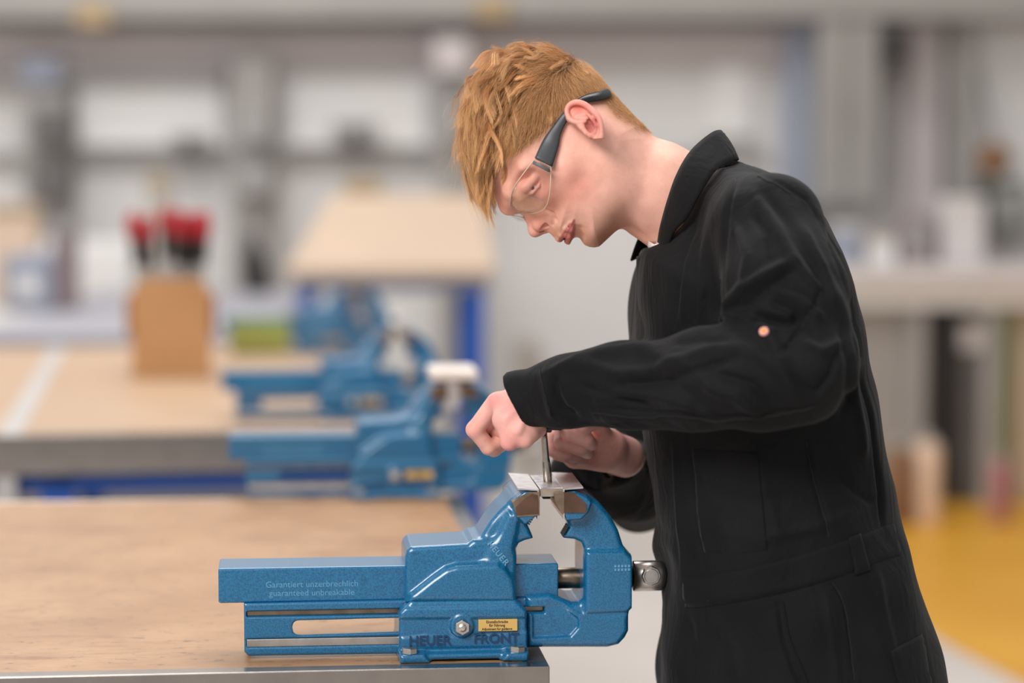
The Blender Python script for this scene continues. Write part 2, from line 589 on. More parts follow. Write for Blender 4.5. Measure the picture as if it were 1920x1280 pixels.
# counter on the right
Yc = 9.3
zc = P(1750, 500, Yc)[2]
root = empty('long_counter', (P(1760, 500, Yc)[0], Yc, 0.0)); tag(root, 'long pale counter along the far wall on the right', 'counter')
L = root.location
xa, xb = P(1440, 500, Yc)[0] - L.x, P(2150, 500, Yc)[0] - L.x
box('countertop', (xa, 0, zc - 0.07), (xb, 0.95, zc), M['palewhite'], root, 0.01)
box('apron', (xa + 0.03, 0.05, zc - 0.16), (xb - 0.03, 0.1, zc - 0.07), M['wall'], root, 0.004)
for px in (1470, 1730, 1868, 2120):
    x = P(px, 600, Yc)[0] - L.x
    box('leg', (x - 0.03, 0.08, 0), (x + 0.03, 0.14, zc - 0.16), M['grey'], root, 0.004)
def on_counter(name, x0, y0, x1, m, label, cat, parts=(), dy=0.2, dep=0.2):
    Y = Yc + dy
    ybase = 640 + 0  # replaced by exact base height below
    a = P(x0, 500, Y); b = P(x1, y0, Y)
    root = empty(name, ((a[0] + b[0]) / 2, Y + dep / 2, zc)); tag(root, label, cat)
    w = (b[0] - a[0]) / 2; h = b[2] - zc
    box('body', (-w, -dep / 2, 0), (w, dep / 2, h), m, root, 0.01)
    for nm, lo, hi, mm in parts:
        box(nm, (lo[0] * w, lo[1] * dep / 2, lo[2] * h), (hi[0] * w, hi[1] * dep / 2, hi[2] * h), mm, root, 0.004)
    return root
on_counter('storage_tub', 1562, 430, 1614, M['bluegrey'], 'blue-grey tub on the pale counter beside the person', 'tub', [('lid', (-1.05, -1.05, 1.0), (1.05, 1.05, 1.1), M['panel'])])
on_counter('paper_stack', 1628, 452, 1682, M['panel'], 'low white paper stack on the pale counter', 'paper stack', [('cover_sheet', (-1, -1, 1.0), (1, 1, 1.06), M['peach'])], dep=0.25)
on_counter('machine_vice_box', 1692, 400, 1752, mat('dusky_pink_steel', lin(150, 136, 136), 0.5, var=0.06, scale=7), 'dusky pink-grey apparatus box on the pale counter', 'apparatus', [('control_panel', (-0.7, -1.06, 0.3), (0.7, -1.0, 0.8), M['grey'])])
on_counter('white_carton', 1766, 372, 1848, M['palewhite'], 'tall white carton on the pale counter', 'carton', [('flap', (-1.0, -1.04, 0.92), (1.0, -1.0, 1.0), M['panel'])], dep=0.3)
sl_thing('mounted_apparatus', (1862, 340, 1928, 436), WALL_Y - 0.3, 0.3, mat('dark_green_grey', lin(104, 108, 102), 0.5, var=0.08, scale=7), 'dark green-grey apparatus fixed to the wall at the far right', 'apparatus', parts=[('panel', (1872, 356, 1918, 420), -0.02, 0.02, M['grey'])])
# leather punch ball hanging on the wall
c = P(1864, 300, 9.7)
bm = bmesh.new(); add_lathe(bm, [(-0.074, 0.001), (-0.07, 0.022), (-0.05, 0.055), (-0.02, 0.073), (0.02, 0.073), (0.05, 0.055), (0.07, 0.022), (0.074, 0.001)], (0, 0, 0), (0, 0, 1))
root = empty('hanging_ball', tuple(c)); tag(root, 'round brown ball-shaped float hanging before the wall at the right edge', 'float')
from_bm('ball', bm, M['brown'], root, smooth=True)
tube('cord', [(0, 0, 0.07), (0.02, 0.3, 0.2), (0.03, 0.69, 0.5)], 0.006, M['darkgrey'], root)

# things standing under the counter
def under(name, x0, y0, x1, y1, m, label, cat, parts=(), Y=9.45, dep=0.5):
    fy = 285 + FPX * CZ / Y
    a = P(x0, y1, Y); b = P(x1, y0, Y)
    z0 = 0.0
    h = b[2]
    root = empty(name, ((a[0] + b[0]) / 2, Y + dep / 2, 0.0)); tag(root, label, cat)
    w = (b[0] - a[0]) / 2
    box('body', (-w, -dep / 2, 0.0), (w, dep / 2, h), m, root, 0.012)
    for nm, lo, hi, mm in parts:
        box(nm, (lo[0] * w, lo[1] * dep / 2, lo[2] * h), (hi[0] * w, hi[1] * dep / 2, hi[2] * h), mm, root, 0.004)
    return root
under('low_cabinet', 1600, 575, 1724, 912, mat('stone_grey', lin(176, 170, 164), 0.5, var=0.04, scale=5), 'stone-grey low cabinet under the counter next to the person', 'cabinet', [('door', (-0.95, -1.05, 0.1), (0.95, -1.0, 0.96), M['duct']), ('handle', (0.7, -1.1, 0.6), (0.8, -1.05, 0.8), M['grey'])], dep=0.4)
under('black_locker', 1742, 568, 1796, 912, mat('soft_black', lin(58, 54, 52), 0.5, var=0.06, scale=6), 'narrow near-black locker under the pale counter', 'locker', [('door', (-0.9, -1.05, 0.04), (0.9, -1.0, 0.96), M['black'])], dep=0.4)
under('waste_bin', 1800, 655, 1862, 912, M['darkgrey'], 'dark grey bin with a pale lid under the counter', 'bin', [('lid', (-1.05, -1.05, 1.0), (1.05, 1.05, 1.16), M['palewhite'])])
under('green_crate', 1872, 575, 1898, 912, M['green'], 'narrow grey-green upright board at the right edge under the counter', 'board', [('edge_strip', (-1, -1.1, 0.0), (-0.8, -1.0, 1.0), M['tan'])], dep=0.3)
under('tan_board', 1902, 560, 1960, 912, mat('sand_board', lin(188, 170, 148), 0.6, var=0.05, scale=6), 'sand-coloured upright board at the right edge under the counter', 'board', [('edge_strip', (-1, -1.1, 0.0), (-0.86, -1.0, 1.0), M['peach'])], dep=0.3)
def floor_item(name, x0, x1, ytop, Y, m, label, cat, prof):
    a = P(x0, 900, Y); b = P(x1, ytop, Y)
    r = (b[0] - a[0]) / 2
    h = b[2]
    root = empty(name, ((a[0] + b[0]) / 2, Y, 0)); tag(root, label, cat)
    bm = bmesh.new(); add_lathe(bm, [(t * h, q * r) for t, q in prof], (0, 0, 0), (0, 0, 1)); from_bm('body', bm, m, root, True)
    bm = bmesh.new(); add_lathe(bm, [(h * 0.98, 0.55 * r), (h * 1.06, 0.5 * r), (h * 1.08, 0.2 * r)], (0, 0, 0), (0, 0, 1)); from_bm('cap', bm, M['grey'], root, True)
    return root
CAN = [(0, 0.92), (0.04, 1.0), (0.9, 1.0), (0.98, 0.8), (0.99, 0.5)]
floor_item('brown_drum', 1655, 1716, 838, 8.9, M['brown'], 'dark brown drum on the floor close to the person', 'drum', CAN)
floor_item('pale_canister', 1716, 1764, 826, 8.9, M['peach'], 'pale peach canister on the floor beside the brown drum', 'canister', CAN)
floor_item('red_can', 1858, 1894, 862, 8.9, M['redpale'], 'faded red can on the floor near the right edge', 'can', CAN)

# grey cabinets and bench beyond the second workbench, on the left
Yb = 8.9
sl_thing('base_cabinet', (-80, 452, 250, 700), WALL_Y - 0.75, 0.28, M['wall'], 'off-white base cabinet against the far wall behind the file box', 'cabinet', None,
         [('door', (-70, 462, 85, 690), -0.02, 0.02, M['panel']), ('door', (92, 462, 245, 690), -0.02, 0.02, M['panel']), ('handle', (78, 520, 83, 560), -0.04, 0.02, M['grey'])])
root = empty('grey_steel_bench', (P(120, 640, 6.9)[0], 6.95, 0)); tag(root, 'grey steel-topped bench behind the workbench with the file box', 'bench')
L = root.location
x0, x1 = P(-60, 640, 6.95)[0] - L.x, P(482, 640, 6.95)[0] - L.x
box('benchtop', (x0, 0, 0.80), (x1, 2.3, 0.85), mat('lavender_steel', lin(158, 156, 163), 0.55, var=0.04, scale=4), root, 0.004)
box('front_panel', (x0 + 0.02, 0.03, 0.1), (x1 - 0.02, 0.07, 0.8), M['duct'], root, 0.004)
for x in (x0 + 0.05, x1 - 0.09):
    for y in (0.1, 2.2):
        box('leg', (x, y, 0), (x + 0.04, y + 0.04, 0.8), M['grey'], root, 0.002)
# on that bench
def on_bench(name, px0, px1, ytop, Y, m, label, cat, parts=(), dep=0.15):
    a = P(px0, 500, Y); b = P(px1, ytop, Y)
    root = empty(name, ((a[0] + b[0]) / 2, Y + dep / 2, 0.85)); tag(root, label, cat)
    w = (b[0] - a[0]) / 2; h = b[2] - 0.85
    box('body', (-w, -dep / 2, 0), (w, dep / 2, h), m, root, 0.01)
    for nm, lo, hi, mm in parts:
        box(nm, (lo[0] * w, lo[1] * dep / 2, lo[2] * h), (hi[0] * w, hi[1] * dep / 2, hi[2] * h), mm, root, 0.004)
    return root
on_bench('blue_grey_bin', 6, 92, 478, 8.0, M['bluegrey'], 'blue-grey storage bin on the grey bench at the left edge', 'bin', [('label_holder', (-0.5, -1.06, 0.3), (0.5, -1.0, 0.6), M['panel'])], 0.3)
on_bench('peach_carton', -20, 66, 386, 8.32, M['peach'], 'peach carton standing behind the blue-grey bin', 'carton', [('flap', (-1, -1.03, 0.9), (1, -1.0, 1.0), M['tan'])], 0.12)
on_bench('tan_carton', 276, 316, 330, 8.3, mat('pale_tan', lin(184, 176, 164), 0.7, var=0.05, scale=8), 'slim tan carton behind the red-handled files', 'carton', [('flap', (-1, -1.03, 0.93), (1, -1.0, 1.0), M['tan'])], 0.12)
on_bench('rose_box', 98, 134, 412, 8.1, mat('dull_rose', lin(146, 128, 128), 0.6, var=0.06, scale=8), 'dull rose-grey box on the grey bench beside the blue-grey bin', 'box', [('lid', (-1.04, -1.04, 0.86), (1.04, 1.04, 1.0), M['grey'])], 0.16)
# black leaning spray bottle
c = G(484, 548, 0.85)
root = empty('black_bottle', tuple(c)); tag(root, 'tapered black bottle standing on the grey bench', 'bottle')
root.rotation_euler = (0, math.radians(-7), 0)
bm = bmesh.new(); add_lathe(bm, [(0, 0.045), (0.012, 0.05), (0.11, 0.049), (0.15, 0.04), (0.18, 0.022), (0.186, 0.02)], (0, 0, 0), (0, 0, 1)); from_bm('body', bm, M['black'], root, True)
bm = bmesh.new(); add_lathe(bm, [(0.18, 0.026), (0.22, 0.026), (0.226, 0.016)], (0, 0, 0), (0, 0, 1)); from_bm('cap', bm, M['darkgrey'], root, True)

# sloping plywood drawing board on a blue steel stand
Yd = 7.9
zl = P(735, 503, Yd)[2]
root = empty('drawing_table', (P(735, 503, Yd)[0], Yd, 0)); tag(root, 'sloping plywood table with blue steel legs beyond the rearmost vice', 'table')
L = root.location
xa, xb = P(540, 503, Yd)[0] - L.x, P(928, 503, Yd)[0] - L.x
zt = P(760, 366, Yd + 0.62)[2]
ply = mat('pale_plywood', lin(192, 168, 146), 0.6, var=0.04, scale=5)
bm = bmesh.new()
xc, xd = P(622, 366, Yd + 0.62)[0] - L.x, P(902, 366, Yd + 0.62)[0] - L.x
q = [(xa, 0, zl), (xb, 0, zl), (xd, 0.62, zt), (xc, 0.62, zt)]
vt = [bm.verts.new(p) for p in q]; vb = [bm.verts.new((p[0], p[1], p[2] - 0.03)) for p in q]
bm.faces.new(vt); bm.faces.new(vb[::-1])
for i in range(4):
    bm.faces.new((vt[i], vb[i], vb[(i + 1) % 4], vt[(i + 1) % 4]))
from_bm('board', bm, ply, root)
M['blueframe'] = mat('blue_powder_coat', lin(28, 84, 172), 0.4, var=0.05, scale=6)
box('rail', (xa + 0.02, 0.01, zl - 0.075), (xb - 0.02, 0.05, zl - 0.035), mat('slate_edge', lin(104, 108, 128), 0.5), root, 0.003)
for px in (575, 892):
    x = P(px, 560, Yd)[0] - L.x
    box('leg', (x - 0.028, 0.02, 0), (x + 0.028, 0.08, zl - 0.04), M['blueframe'], root, 0.003)
    box('leg', (x - 0.028 - (0.05 if px > 700 else -0.09), 0.52, 0), (x + 0.028 - (0.05 if px > 700 else -0.09), 0.58, zt - 0.07), M['blueframe'], root, 0.003)
box('leg_brace', (P(575, 560, Yd)[0] - L.x, 0.54, 0.3), (P(880, 560, Yd)[0] - L.x, 0.57, 0.34), M['blueframe'], root, 0.003)
c = P(678, 366, Yd + 0.64)
sl_thing('tan_wood_block', (648, 336, 712, 378), Yd + 0.70, 0.1, M['tan'], 'tan block shelf on the wall side above the plywood board', 'block', parts=[('mount', (664, 378, 696, 1012), 0.03, 0.05, M['wall'])])
# pale post seen behind the front vice
o = slab('wall_post', 968, 640, 1004, 925, WALL_Y - 0.12, 0.12, mat('beige_post', lin(172, 162, 150), 0.6)); o.name = 'trim_8'; tag(o, 'beige post on the far wall behind the front vice', kind='structure')

# ------------------------------------------------------------------ workbenches
t = NT('worn_bench_wood')
v = t.obj((1, 1, 1))
vg = t.obj((3, 22, 3))
base = t.ramp(t.noise(6, 6, 0.6, vec=v), [(0.3, lin(158, 114, 75)), (0.55, lin(176, 134, 94)), (0.8, lin(187, 148, 110))])
grain = t.noise(7, 6, 0.65, vec=vg, dist=1.2)
c1 = t.mix(t.ramp(grain, [(0.45, (0, 0, 0, 1)), (0.75, (0.3, 0.3, 0.3, 1))]), base, lin(128, 90, 62))
st = t.noise(11, 8, 0.74, vec=t.obj((1.0, 3.2, 1)))
c2 = t.mix(t.ramp(st, [(0.54, (0, 0, 0, 1)), (0.70, (0.5, 0.5, 0.5, 1))]), c1, lin(122, 84, 56))
sp = t.noise(34, 5, 0.75, vec=t.obj((1.0, 2.4, 1)))
c3 = t.mix(t.ramp(sp, [(0.585, (0, 0, 0, 1)), (0.65, (0.8, 0.8, 0.8, 1))]), c2, lin(84, 64, 54))
rd = t.noise(4.3, 5, 0.6, vec=t.obj((1.0, 4.0, 1)), dist=0.6)
c4 = t.mix(t.ramp(rd, [(0.58, (0, 0, 0, 1)), (0.70, (0.6, 0.6, 0.6, 1))]), c3, lin(128, 70, 44))
t.col(c4)
t.set(Roughness=0.4)
t.bump(sp, 0.12)
M['wood'] = t.m
t = NT('pale_bench_wood')
base = t.ramp(t.noise(5, 6, 0.6, vec=t.obj((1, 3, 1))), [(0.3, lin(178, 144, 114)), (0.75, lin(194, 163, 134))])
t.col(base); t.set(Roughness=0.45)
M['wood2'] = t.m
M['edge'] = mat('steel_edge', (0.40, 0.36, 0.33, 1), 0.24, 1.0, var=0.08, scale=30, bump=0.05)
M['edgedark'] = mat('worn_steel_strip', (0.30, 0.28, 0.27, 1), 0.42, 1.0, var=0.2, scale=60, bump=0.1)
M['strip'] = mat('grey_strip', lin(186, 180, 176), 0.45, var=0.05, scale=10)
M['pale_leg'] = mat('pale_grey_leg', lin(176, 172, 168), 0.5)

def bench(cx_near, cx_far, psi, width, label, m_top, thick=0.055, strip=None, split=None):
    """a workbench given its near right and far right top corners (photo points)"""
    c = G(cx_near[0], cx_near[1], BENCH_Z)
    d = G(cx_far[0], cx_far[1], BENCH_Z)
    length = abs(d[1] - c[1]) / math.cos(psi)
    root = empty('workbench', (c[0], c[1], 0), psi); tag(root, label, 'workbench', 'workbenches')
    b = -width
    s = 0.003
    box('worktop', (b, 0.02, BENCH_Z - thick), (-0.025, length - s, BENCH_Z), m_top, root)
    box('edge_trim', (b, -0.004, BENCH_Z - thick - 0.02), (0, 0.02, BENCH_Z + 0.0012), M['edge'], root, 0.0012)
    box('end_trim', (-0.025, 0.02, BENCH_Z - thick - 0.02), (0.0, length, BENCH_Z + 0.0006), M['edgedark'], root, 0.0008)
    box('edge_trim', (b, length - s, BENCH_Z - thick - 0.02), (-0.025, length + 0.004, BENCH_Z + 0.001), M['edge'], root, 0.0012)
    zr = BENCH_Z - thick
    box('frame_rail', (b + 0.03, 0.05, zr - 0.06), (-0.05, 0.09, zr), M['blueframe'], root, 0.003)
    box('frame_rail', (b + 0.03, length - 0.09, zr - 0.06), (-0.05, length - 0.05, zr), M['blueframe'], root, 0.003)
    box('frame_rail', (-0.09, 0.09, zr - 0.06), (-0.05, length - 0.09, zr), M['blueframe'], root, 0.003)
    for x in ([-0.10, b + 0.05] if split is None else [-0.10, split + 0.02, b + 0.05]):
        for y in (0.05, length - 0.11):
            box('leg', (x, y, 0), (x + 0.06, y + 0.06, zr), M['blueframe'], root, 0.003)
            box('foot', (x - 0.01, y - 0.01, 0), (x + 0.07, y + 0.07, 0.008), M['darkgrey'], root, 0.002)
    if strip is not None:
        box('joint_strip', (strip - 0.022, s, BENCH_Z - 0.004), (strip + 0.022, length - s, BENCH_Z + 0.0015), M['strip'], root, 0.0006)
        box('cover_leg', (strip - 0.03, 0.0, 0), (strip + 0.012, 0.04, BENCH_Z - thick - 0.02), M['pale_leg'], root, 0.003)
    return root, length

PSI1 = math.radians(5.4)
PSI2 = math.radians(8.0)
B1, LEN1 = bench((1030, 1249), (872, 930), PSI1, 1.75, 'worn wooden workbench in front carrying the sharp blue vice', M['wood'])
c2 = G(768, 804, BENCH_Z)
sx = G(27, 806, BENCH_Z)
B2, LEN2 = bench((768, 804), (690, 645), PSI2, 1.55, 'paler wooden workbench behind, with the file box and a grey joint strip', M['wood2'], strip=(sx[0] - c2[0]) * 1.0, split=(sx[0] - c2[0]) + 0.035)

# file box with red-handled files
c = G(322, 708, BENCH_Z)
fs = c[1] / FPX
root = empty('file_box', tuple(c), PSI2); tag(root, 'open orange-brown wooden box holding files with red handles', 'box')
t = NT('orange_plywood')
t.col(t.ramp(t.noise(5, 5, vec=t.obj((1, 1, 7))), [(0.3, lin(178, 130, 84)), (0.7, lin(194, 146, 98))])); t.set(Roughness=0.5)
M['boxwood'] = t.m
M['boxside'] = mat('orange_plywood_edge', lin(158, 100, 56), 0.6, var=0.12, scale=30)
w, h, dp = 74 * fs, 188 * fs, 0.17
ch = 20 * fs
def front(name, y0, y1, m):
    bm = bmesh.new()
    add_prism(bm, [(-w, 0), (w, 0), (w, h - ch * 1.4), (w - ch, h), (-w + ch, h), (-w, h - ch * 1.4)], y0, y1, 0.0015)
    return from_bm(name, bm, m, root)
front('front_panel', 0, 0.012, M['boxwood']); front('back_panel', dp - 0.012, dp, M['boxwood'])
for s in (-1, 1):
    x0, x1 = sorted((s * w, s * (w - 0.012)))
    box('side_panel', (x0, 0.012, 0), (x1, dp - 0.012, h * 0.78), M['boxside'], root, 0.001)
    x0, x1 = sorted((s * (w + 10 * fs), s * w))
    box('side_grip', (x0, 0.02, h * 0.42), (x1, dp - 0.02, h * 0.80), M['boxside'], root, 0.004)
box('bottom_panel', (-w + 0.012, 0.012, 0), (w - 0.012, dp - 0.012, 0.012), M['boxside'], root)
FILE_LAB = ['leftmost of the red-handled files in the wooden box, leaning left', 'second red-handled file from the left in the wooden box', 'third red-handled file from the left in the wooden box, tallest',
            'fourth red-handled file from the left, in the middle of the wooden box', 'fifth red-handled file from the left in the wooden box', 'sixth red-handled file from the left in the wooden box',
            'rightmost of the red-handled files in the wooden box, leaning right']
M['filesteel'] = mat('file_steel', (0.35, 0.34, 0.34, 1), 0.4, 1.0)
fx = [(-54, -10, 408), (-34, -6, 416), (-4, -2, 400), (14, 2, 406), (28, 3, 412), (42, 5, 410), (54, 8, 408)]
M_R = root.matrix_basis if hasattr(root, 'matrix_basis') else None
for i, (dx, lean, yt) in enumerate(fx):
    yo = 0.06 + 0.035 * (i % 3)
    lx = dx * 0.80 * fs
    cr, sr = math.cos(PSI2), math.sin(PSI2)
    fr = empty('file', (c[0] + lx * cr - yo * sr, c[1] + lx * sr + yo * cr, BENCH_Z + 0.013)); tag(fr, FILE_LAB[i], 'file', 'red-handled files in the box')
    fr.rotation_euler = (0, math.radians(lean * 0.55), 0)
    top = (710 - yt) * fs
    bm = bmesh.new(); add_box(bm, (-0.009, -0.003, 0), (0.009, 0.003, top - 0.12), 0.0008); from_bm('blade', bm, M['filesteel'], fr)
    bm = bmesh.new(); add_lathe(bm, [(top - 0.125, 0.010), (top - 0.115, 0.013), (top - 0.055, 0.0135), (top - 0.05, 0.012)], (0, 0, 0), (0, 0, 1), 14); from_bm('grip', bm, M['black'], fr, True)
    bm = bmesh.new(); add_lathe(bm, [(top - 0.066, 0.0145), (top - 0.05, 0.0165), (top - 0.022, 0.017), (top - 0.006, 0.012), (top, 0.004)], (0, 0, 0), (0, 0, 1), 14); from_bm('handle', bm, M['red'], fr, True)

# ------------------------------------------------------------------ the vices
VO = np.array(G(868, 1240, BENCH_Z)) + np.array([-math.sin(PSI1), math.cos(PSI1), 0]) * 0.066
VO[2] = BENCH_Z
ex = np.array([math.cos(PSI1), math.sin(PSI1), 0]); ey = np.array([-math.sin(PSI1), math.cos(PSI1), 0])
def V(px, py, yl):
    """photo point -> (x, z) in mm in the front vice's own frame, on its plane y = yl mm"""
    r = ray(px, py); o = np.array([0, 0, CZ]) - VO
    t = (yl / 1000.0 - o @ ey) / (r @ ey)
    p = o + r * t
    return (p @ ex * 1000, p[2] * 1000)
def VP(pts, yl):
    return [V(a, b, yl) for a, b in pts]

t = NT('blue_hammered_paint')
v = t.obj()
fine = t.noise(700, 2, 0.5, vec=v)
mid = t.noise(28, 5, 0.6, vec=v)
cb = t.ramp(fine, [(0.34, lin(8, 82, 123)), (0.62, lin(21, 111, 155))])
cw = t.mix(t.ramp(t.noise(17, 7, 0.75, vec=v), [(0.655, (0, 0, 0, 1)), (0.70, (0.8, 0.8, 0.8, 1))]), cb, lin(84, 74, 66))
t.col(cw)
t.set(Roughness=0.3, Specular_IOR_Level=0.7, Coat_Weight=0.45, Coat_Roughness=0.18)
t.bump(fine, 0.16, 0.0006)
M['vblue'] = t.m
M['brightsteel'] = mat('bright_steel', (0.66, 0.62, 0.58, 1), 0.3, 1.0, var=0.15, scale=50, bump=0.06)
M['darksteel'] = mat('oiled_steel', (0.26, 0.20, 0.15, 1), 0.35, 1.0, var=0.3, scale=40)
M['rustysteel'] = mat('browned_jaw_steel', (0.12, 0.062, 0.038, 1), 0.55, 0.35, var=0.3, scale=45, bump=0.12)
M['rustyedge'] = mat('worn_jaw_edge', (0.22, 0.155, 0.105, 1), 0.5, 0.6, var=0.3, scale=60, bump=0.1)
M['toothdark'] = mat('blackened_teeth', lin(40, 34, 32), 0.6)
M['plate'] = mat('brass_label', lin(216, 176, 100), 0.4, var=0.04, scale=40)
M['ink'] = mat('dark_ink', lin(60, 44, 34), 0.6)
M['cast'] = mat('sunken_letter_paint', lin(16, 62, 104), 0.45)
M['faint'] = mat('faint_print_and_glint', lin(92, 152, 188), 0.4)  # bar print, and a painted glint on the raised cast marks
M['alu'] = mat('scuffed_aluminium', (0.80, 0.76, 0.76, 1), 0.36, 0.9, var=0.14, scale=70, bump=0.08)

def put_grid(g, name, m, parent, h=None):
    v_, q_ = g.mesh()
    return from_np(name, v_ * 0.001, q_, m, parent)

def flat(name, text, size, m, parent, loc, rot=(math.pi / 2, 0, 0), ext=0.0002, align='CENTER', sx=1.0, bold=0.0):
    cu = bpy.data.curves.new(name, 'FONT')
    cu.body = text; cu.size = size; cu.extrude = ext; cu.align_x = align; cu.align_y = 'CENTER'
    cu.offset = bold
    cu.resolution_u = 3
    cu.materials.append(m)
    o = bpy.data.objects.new(name, cu)
    COL.objects.link(o)
    bpy.context.view_layer.update()
    me = bpy.data.meshes.new_from_object(o.evaluated_get(bpy.context.evaluated_depsgraph_get()))
    bpy.data.objects.remove(o); bpy.data.curves.remove(cu)
    me.name = name
    o = link(bpy.data.objects.new(name, me), parent)
    o.location = loc; o.rotation_euler = rot; o.scale = (sx, 1, 1)
    return o

def hexhead(name, c, axis, r, h, m, parent, dome=True):
    bm = bmesh.new()
    c = Vector(c); a = Vector(axis).normalized()
    add_cyl(bm, c, c + a * h, r, r, 6)
    es = [e for e in bm.edges]
    bmesh.ops.bevel(bm, geom=es, offset=r * 0.08, segments=1, affect='EDGES')
    if dome:
        add_lathe(bm, [(h * 0.9, r * 0.55), (h * 1.25, r * 0.52), (h * 1.45, r * 0.3), (h * 1.5, 0.0005)], c, c + a, 16)
    return from_bm(name, bm, m, parent)

def make_vise():
    root = empty('bench_vice')
    mm = lambda p: tuple(x * 0.001 for x in p)
    # ---- base casting
    g = Grid((-82, -84, -3), (84, 84, 82), 1.3)
    g.prism(VP([(748, 1240), (748, 1152), (757, 1140), (770, 1127), (966, 1124), (978, 1133), (988, 1145), (988, 1236)], -54), 54, 4)
    lob = VP([(750, 1244), (750, 1228), (796, 1227), (808, 1243)], -72)
    g.prism([(p[0], max(p[1], 0)) for p in lob], 74, 3.5, 5)
    lob = VP([(940, 1239), (950, 1224), (991, 1223), (991, 1240)], -72)
    g.prism([(p[0], max(p[1], 0)) for p in lob], 74, 3.5, 5)
    fl = VP([(752, 1240), (752, 1227), (988, 1221), (988, 1236)], -64)
    g.prism([(p[0], max(p[1], 2)) for p in fl], 66, 3, 4)
    # raised upper band and the hollow between the nut and the lettering
    g.prism(VP([(750, 1150), (760, 1140), (975, 1136), (986, 1146), (986, 1158), (750, 1160)], -56), 56.5, 3, 3)
    xw = V(866, 1173, -54)
    ang = np.linspace(0, 2 * math.pi, 25)[:-1]
    g.prism([(xw[0] + 12 * math.cos(w), xw[1] + 12 * math.sin(w)) for w in ang], 58, 1.5, 3)
    lw = VP([(752, 1216), (752, 1196), (800, 1190), (866, 1196), (920, 1190), (988, 1184), (988, 1212)], -55)
    g.prism(lw, 55.5, 2.5, 3)
    g.op(lambda x, y, z: 0.4 - z + 0 * x + 0 * y, 'i', 0.0)
    base = put_grid(g, 'base', M['vblue'], root)
    hx = (xw[0], -58.5, xw[1])
    hexhead('guide_nut', mm(hx), (0, -1, 0), 0.0083, 0.006, M['brightsteel'], root)
    for px, py in ((768, 1224), (970, 1217)):
        q = V(px, py, -64)
        zt = max(lob[1][1] if px > 900 else V(770, 1227, -72)[1], 5) - 0.4
        for s in (-1, 1):
            hexhead('mounting_bolt', mm((q[0], 64 * s, zt)), (0, 0, 1), 0.0088, 0.0062, M['brightsteel'], root, False)
    a = V(897, 1183, -56.2); b = V(970, 1160, -56.2)
    pl = box('label_plate', mm((a[0], -57.6, a[1])), mm((b[0], -54.0, b[1])), M['plate'], root, 0.0004)
    cx, cz = (a[0] + b[0]) / 2, (a[1] + b[1]) / 2
    for tx, dz, sz in (('Einstellschraube', 3.7, 4.1), ('für Führung', 0.0, 4.1), ('Adjustment for guidance', -3.8, 3.7)):
        flat('lettering', tx, sz * 0.001, M['ink'], pl, mm((cx - 1.0, -57.7, cz + dz)), sx=0.86, bold=0.00004)
    for tx, px, py in (('HEUER', 806, 1201), ('FRONT', 931, 1197)):
        q = V(px, py, -56)
        flat('lettering', tx, 0.0145, M['cast'], base, mm((q[0], -56.5, q[1])), rot=(math.pi / 2, 0.0, 0), ext=0.0007, sx=1.0, bold=0.0002)
    # ---- fixed jaw and body
    g = Grid((-70, -64, 52), (92, 64, 190), 1.3)
    g.prism(VP([(760, 1130), (760, 1044), (763, 1032), (771, 1025), (878, 1019), (889, 1011), (960, 1015), (968, 1040), (968, 1130)], -45), 45, 6)
    arm = VP([(880, 1030), (894, 1020), (904, 1002), (919, 978), (939, 954), (960, 934), (984, 925), (1008, 925), (1008, 964), (999, 969), (995, 976), (990, 984), (997, 1000), (1001, 1010), (985, 1014), (974, 1019), (967, 1030), (966, 1060), (950, 1075), (880, 1075)], -40)
    g.prism(arm, 40, 7, 6)
    head = VP([(962, 944), (969, 932), (985, 921), (1008, 921), (1008, 966), (985, 984), (970, 968)], -57)
    g.prism(head, 57, 2.5, 5)
    slabp = VP([(764, 1130), (770, 1116), (812, 1083), (836, 1066), (856, 1060), (935, 1056), (948, 1064), (964, 1088), (968, 1106), (968, 1130)], -54)
    g.prism(slabp, 54, 7, 5)
    # rib up the arm
    g.prism(VP([(905, 1056), (938, 1000), (955, 962), (972, 968), (968, 1000), (948, 1056)], -46), 46, 5, 8)
    body = put_grid(g, 'fixed_jaw', M['vblue'], root)
    for i, ch in enumerate('HEUER'):
        w = i / 4
        px, py = 921 + 27 * w, 1021 + 33 * w
        yl = -46.0
        for _ in range(2):
            q = V(px, py, yl)
            ii = int(round((q[0] - g.lo[0]) / g.h)); kk = int(round((q[1] - g.lo[2]) / g.h))
            col = g.F[ii, :, kk]
            if (col < 0).any(): yl = float(g.ax[1][int(np.argmax(col < 0))]) - 0.6
        flat('lettering', ch, 0.0088, M['faint'], body, mm((q[0], yl, q[1])), rot=(math.pi / 2, math.radians(50), 0), ext=0.0006, bold=0.0002)  # raised letters coloured lighter to paint in their glint
    # ---- guide bar
    q0 = V(409, 1066, -32); q1 = V(409, 1131, -32)
    r0 = V(1047, 1050, -32)
    bm = bmesh.new()
    add_box(bm, mm((q0[0], -32, q1[1])), mm((r0[0], 32, q0[1])), 0.0022, 3)
    bar = from_bm('guide_bar', bm, M['vblue'], root)
    for tx, py in (('Garantiert unzerbrechlich', 1095), ('guaranteed unbreakable', 1111)):
        q = V(585, py, -32)
        flat('lettering', tx, 0.0092, M['faint'], bar, mm((q[0], -32.1, q[1])), ext=0.0001, sx=1.0)
    # ---- sliding front jaw with its lower rail
    g = Grid((-232, -62, 3), (180, 62, 190), 1.3)
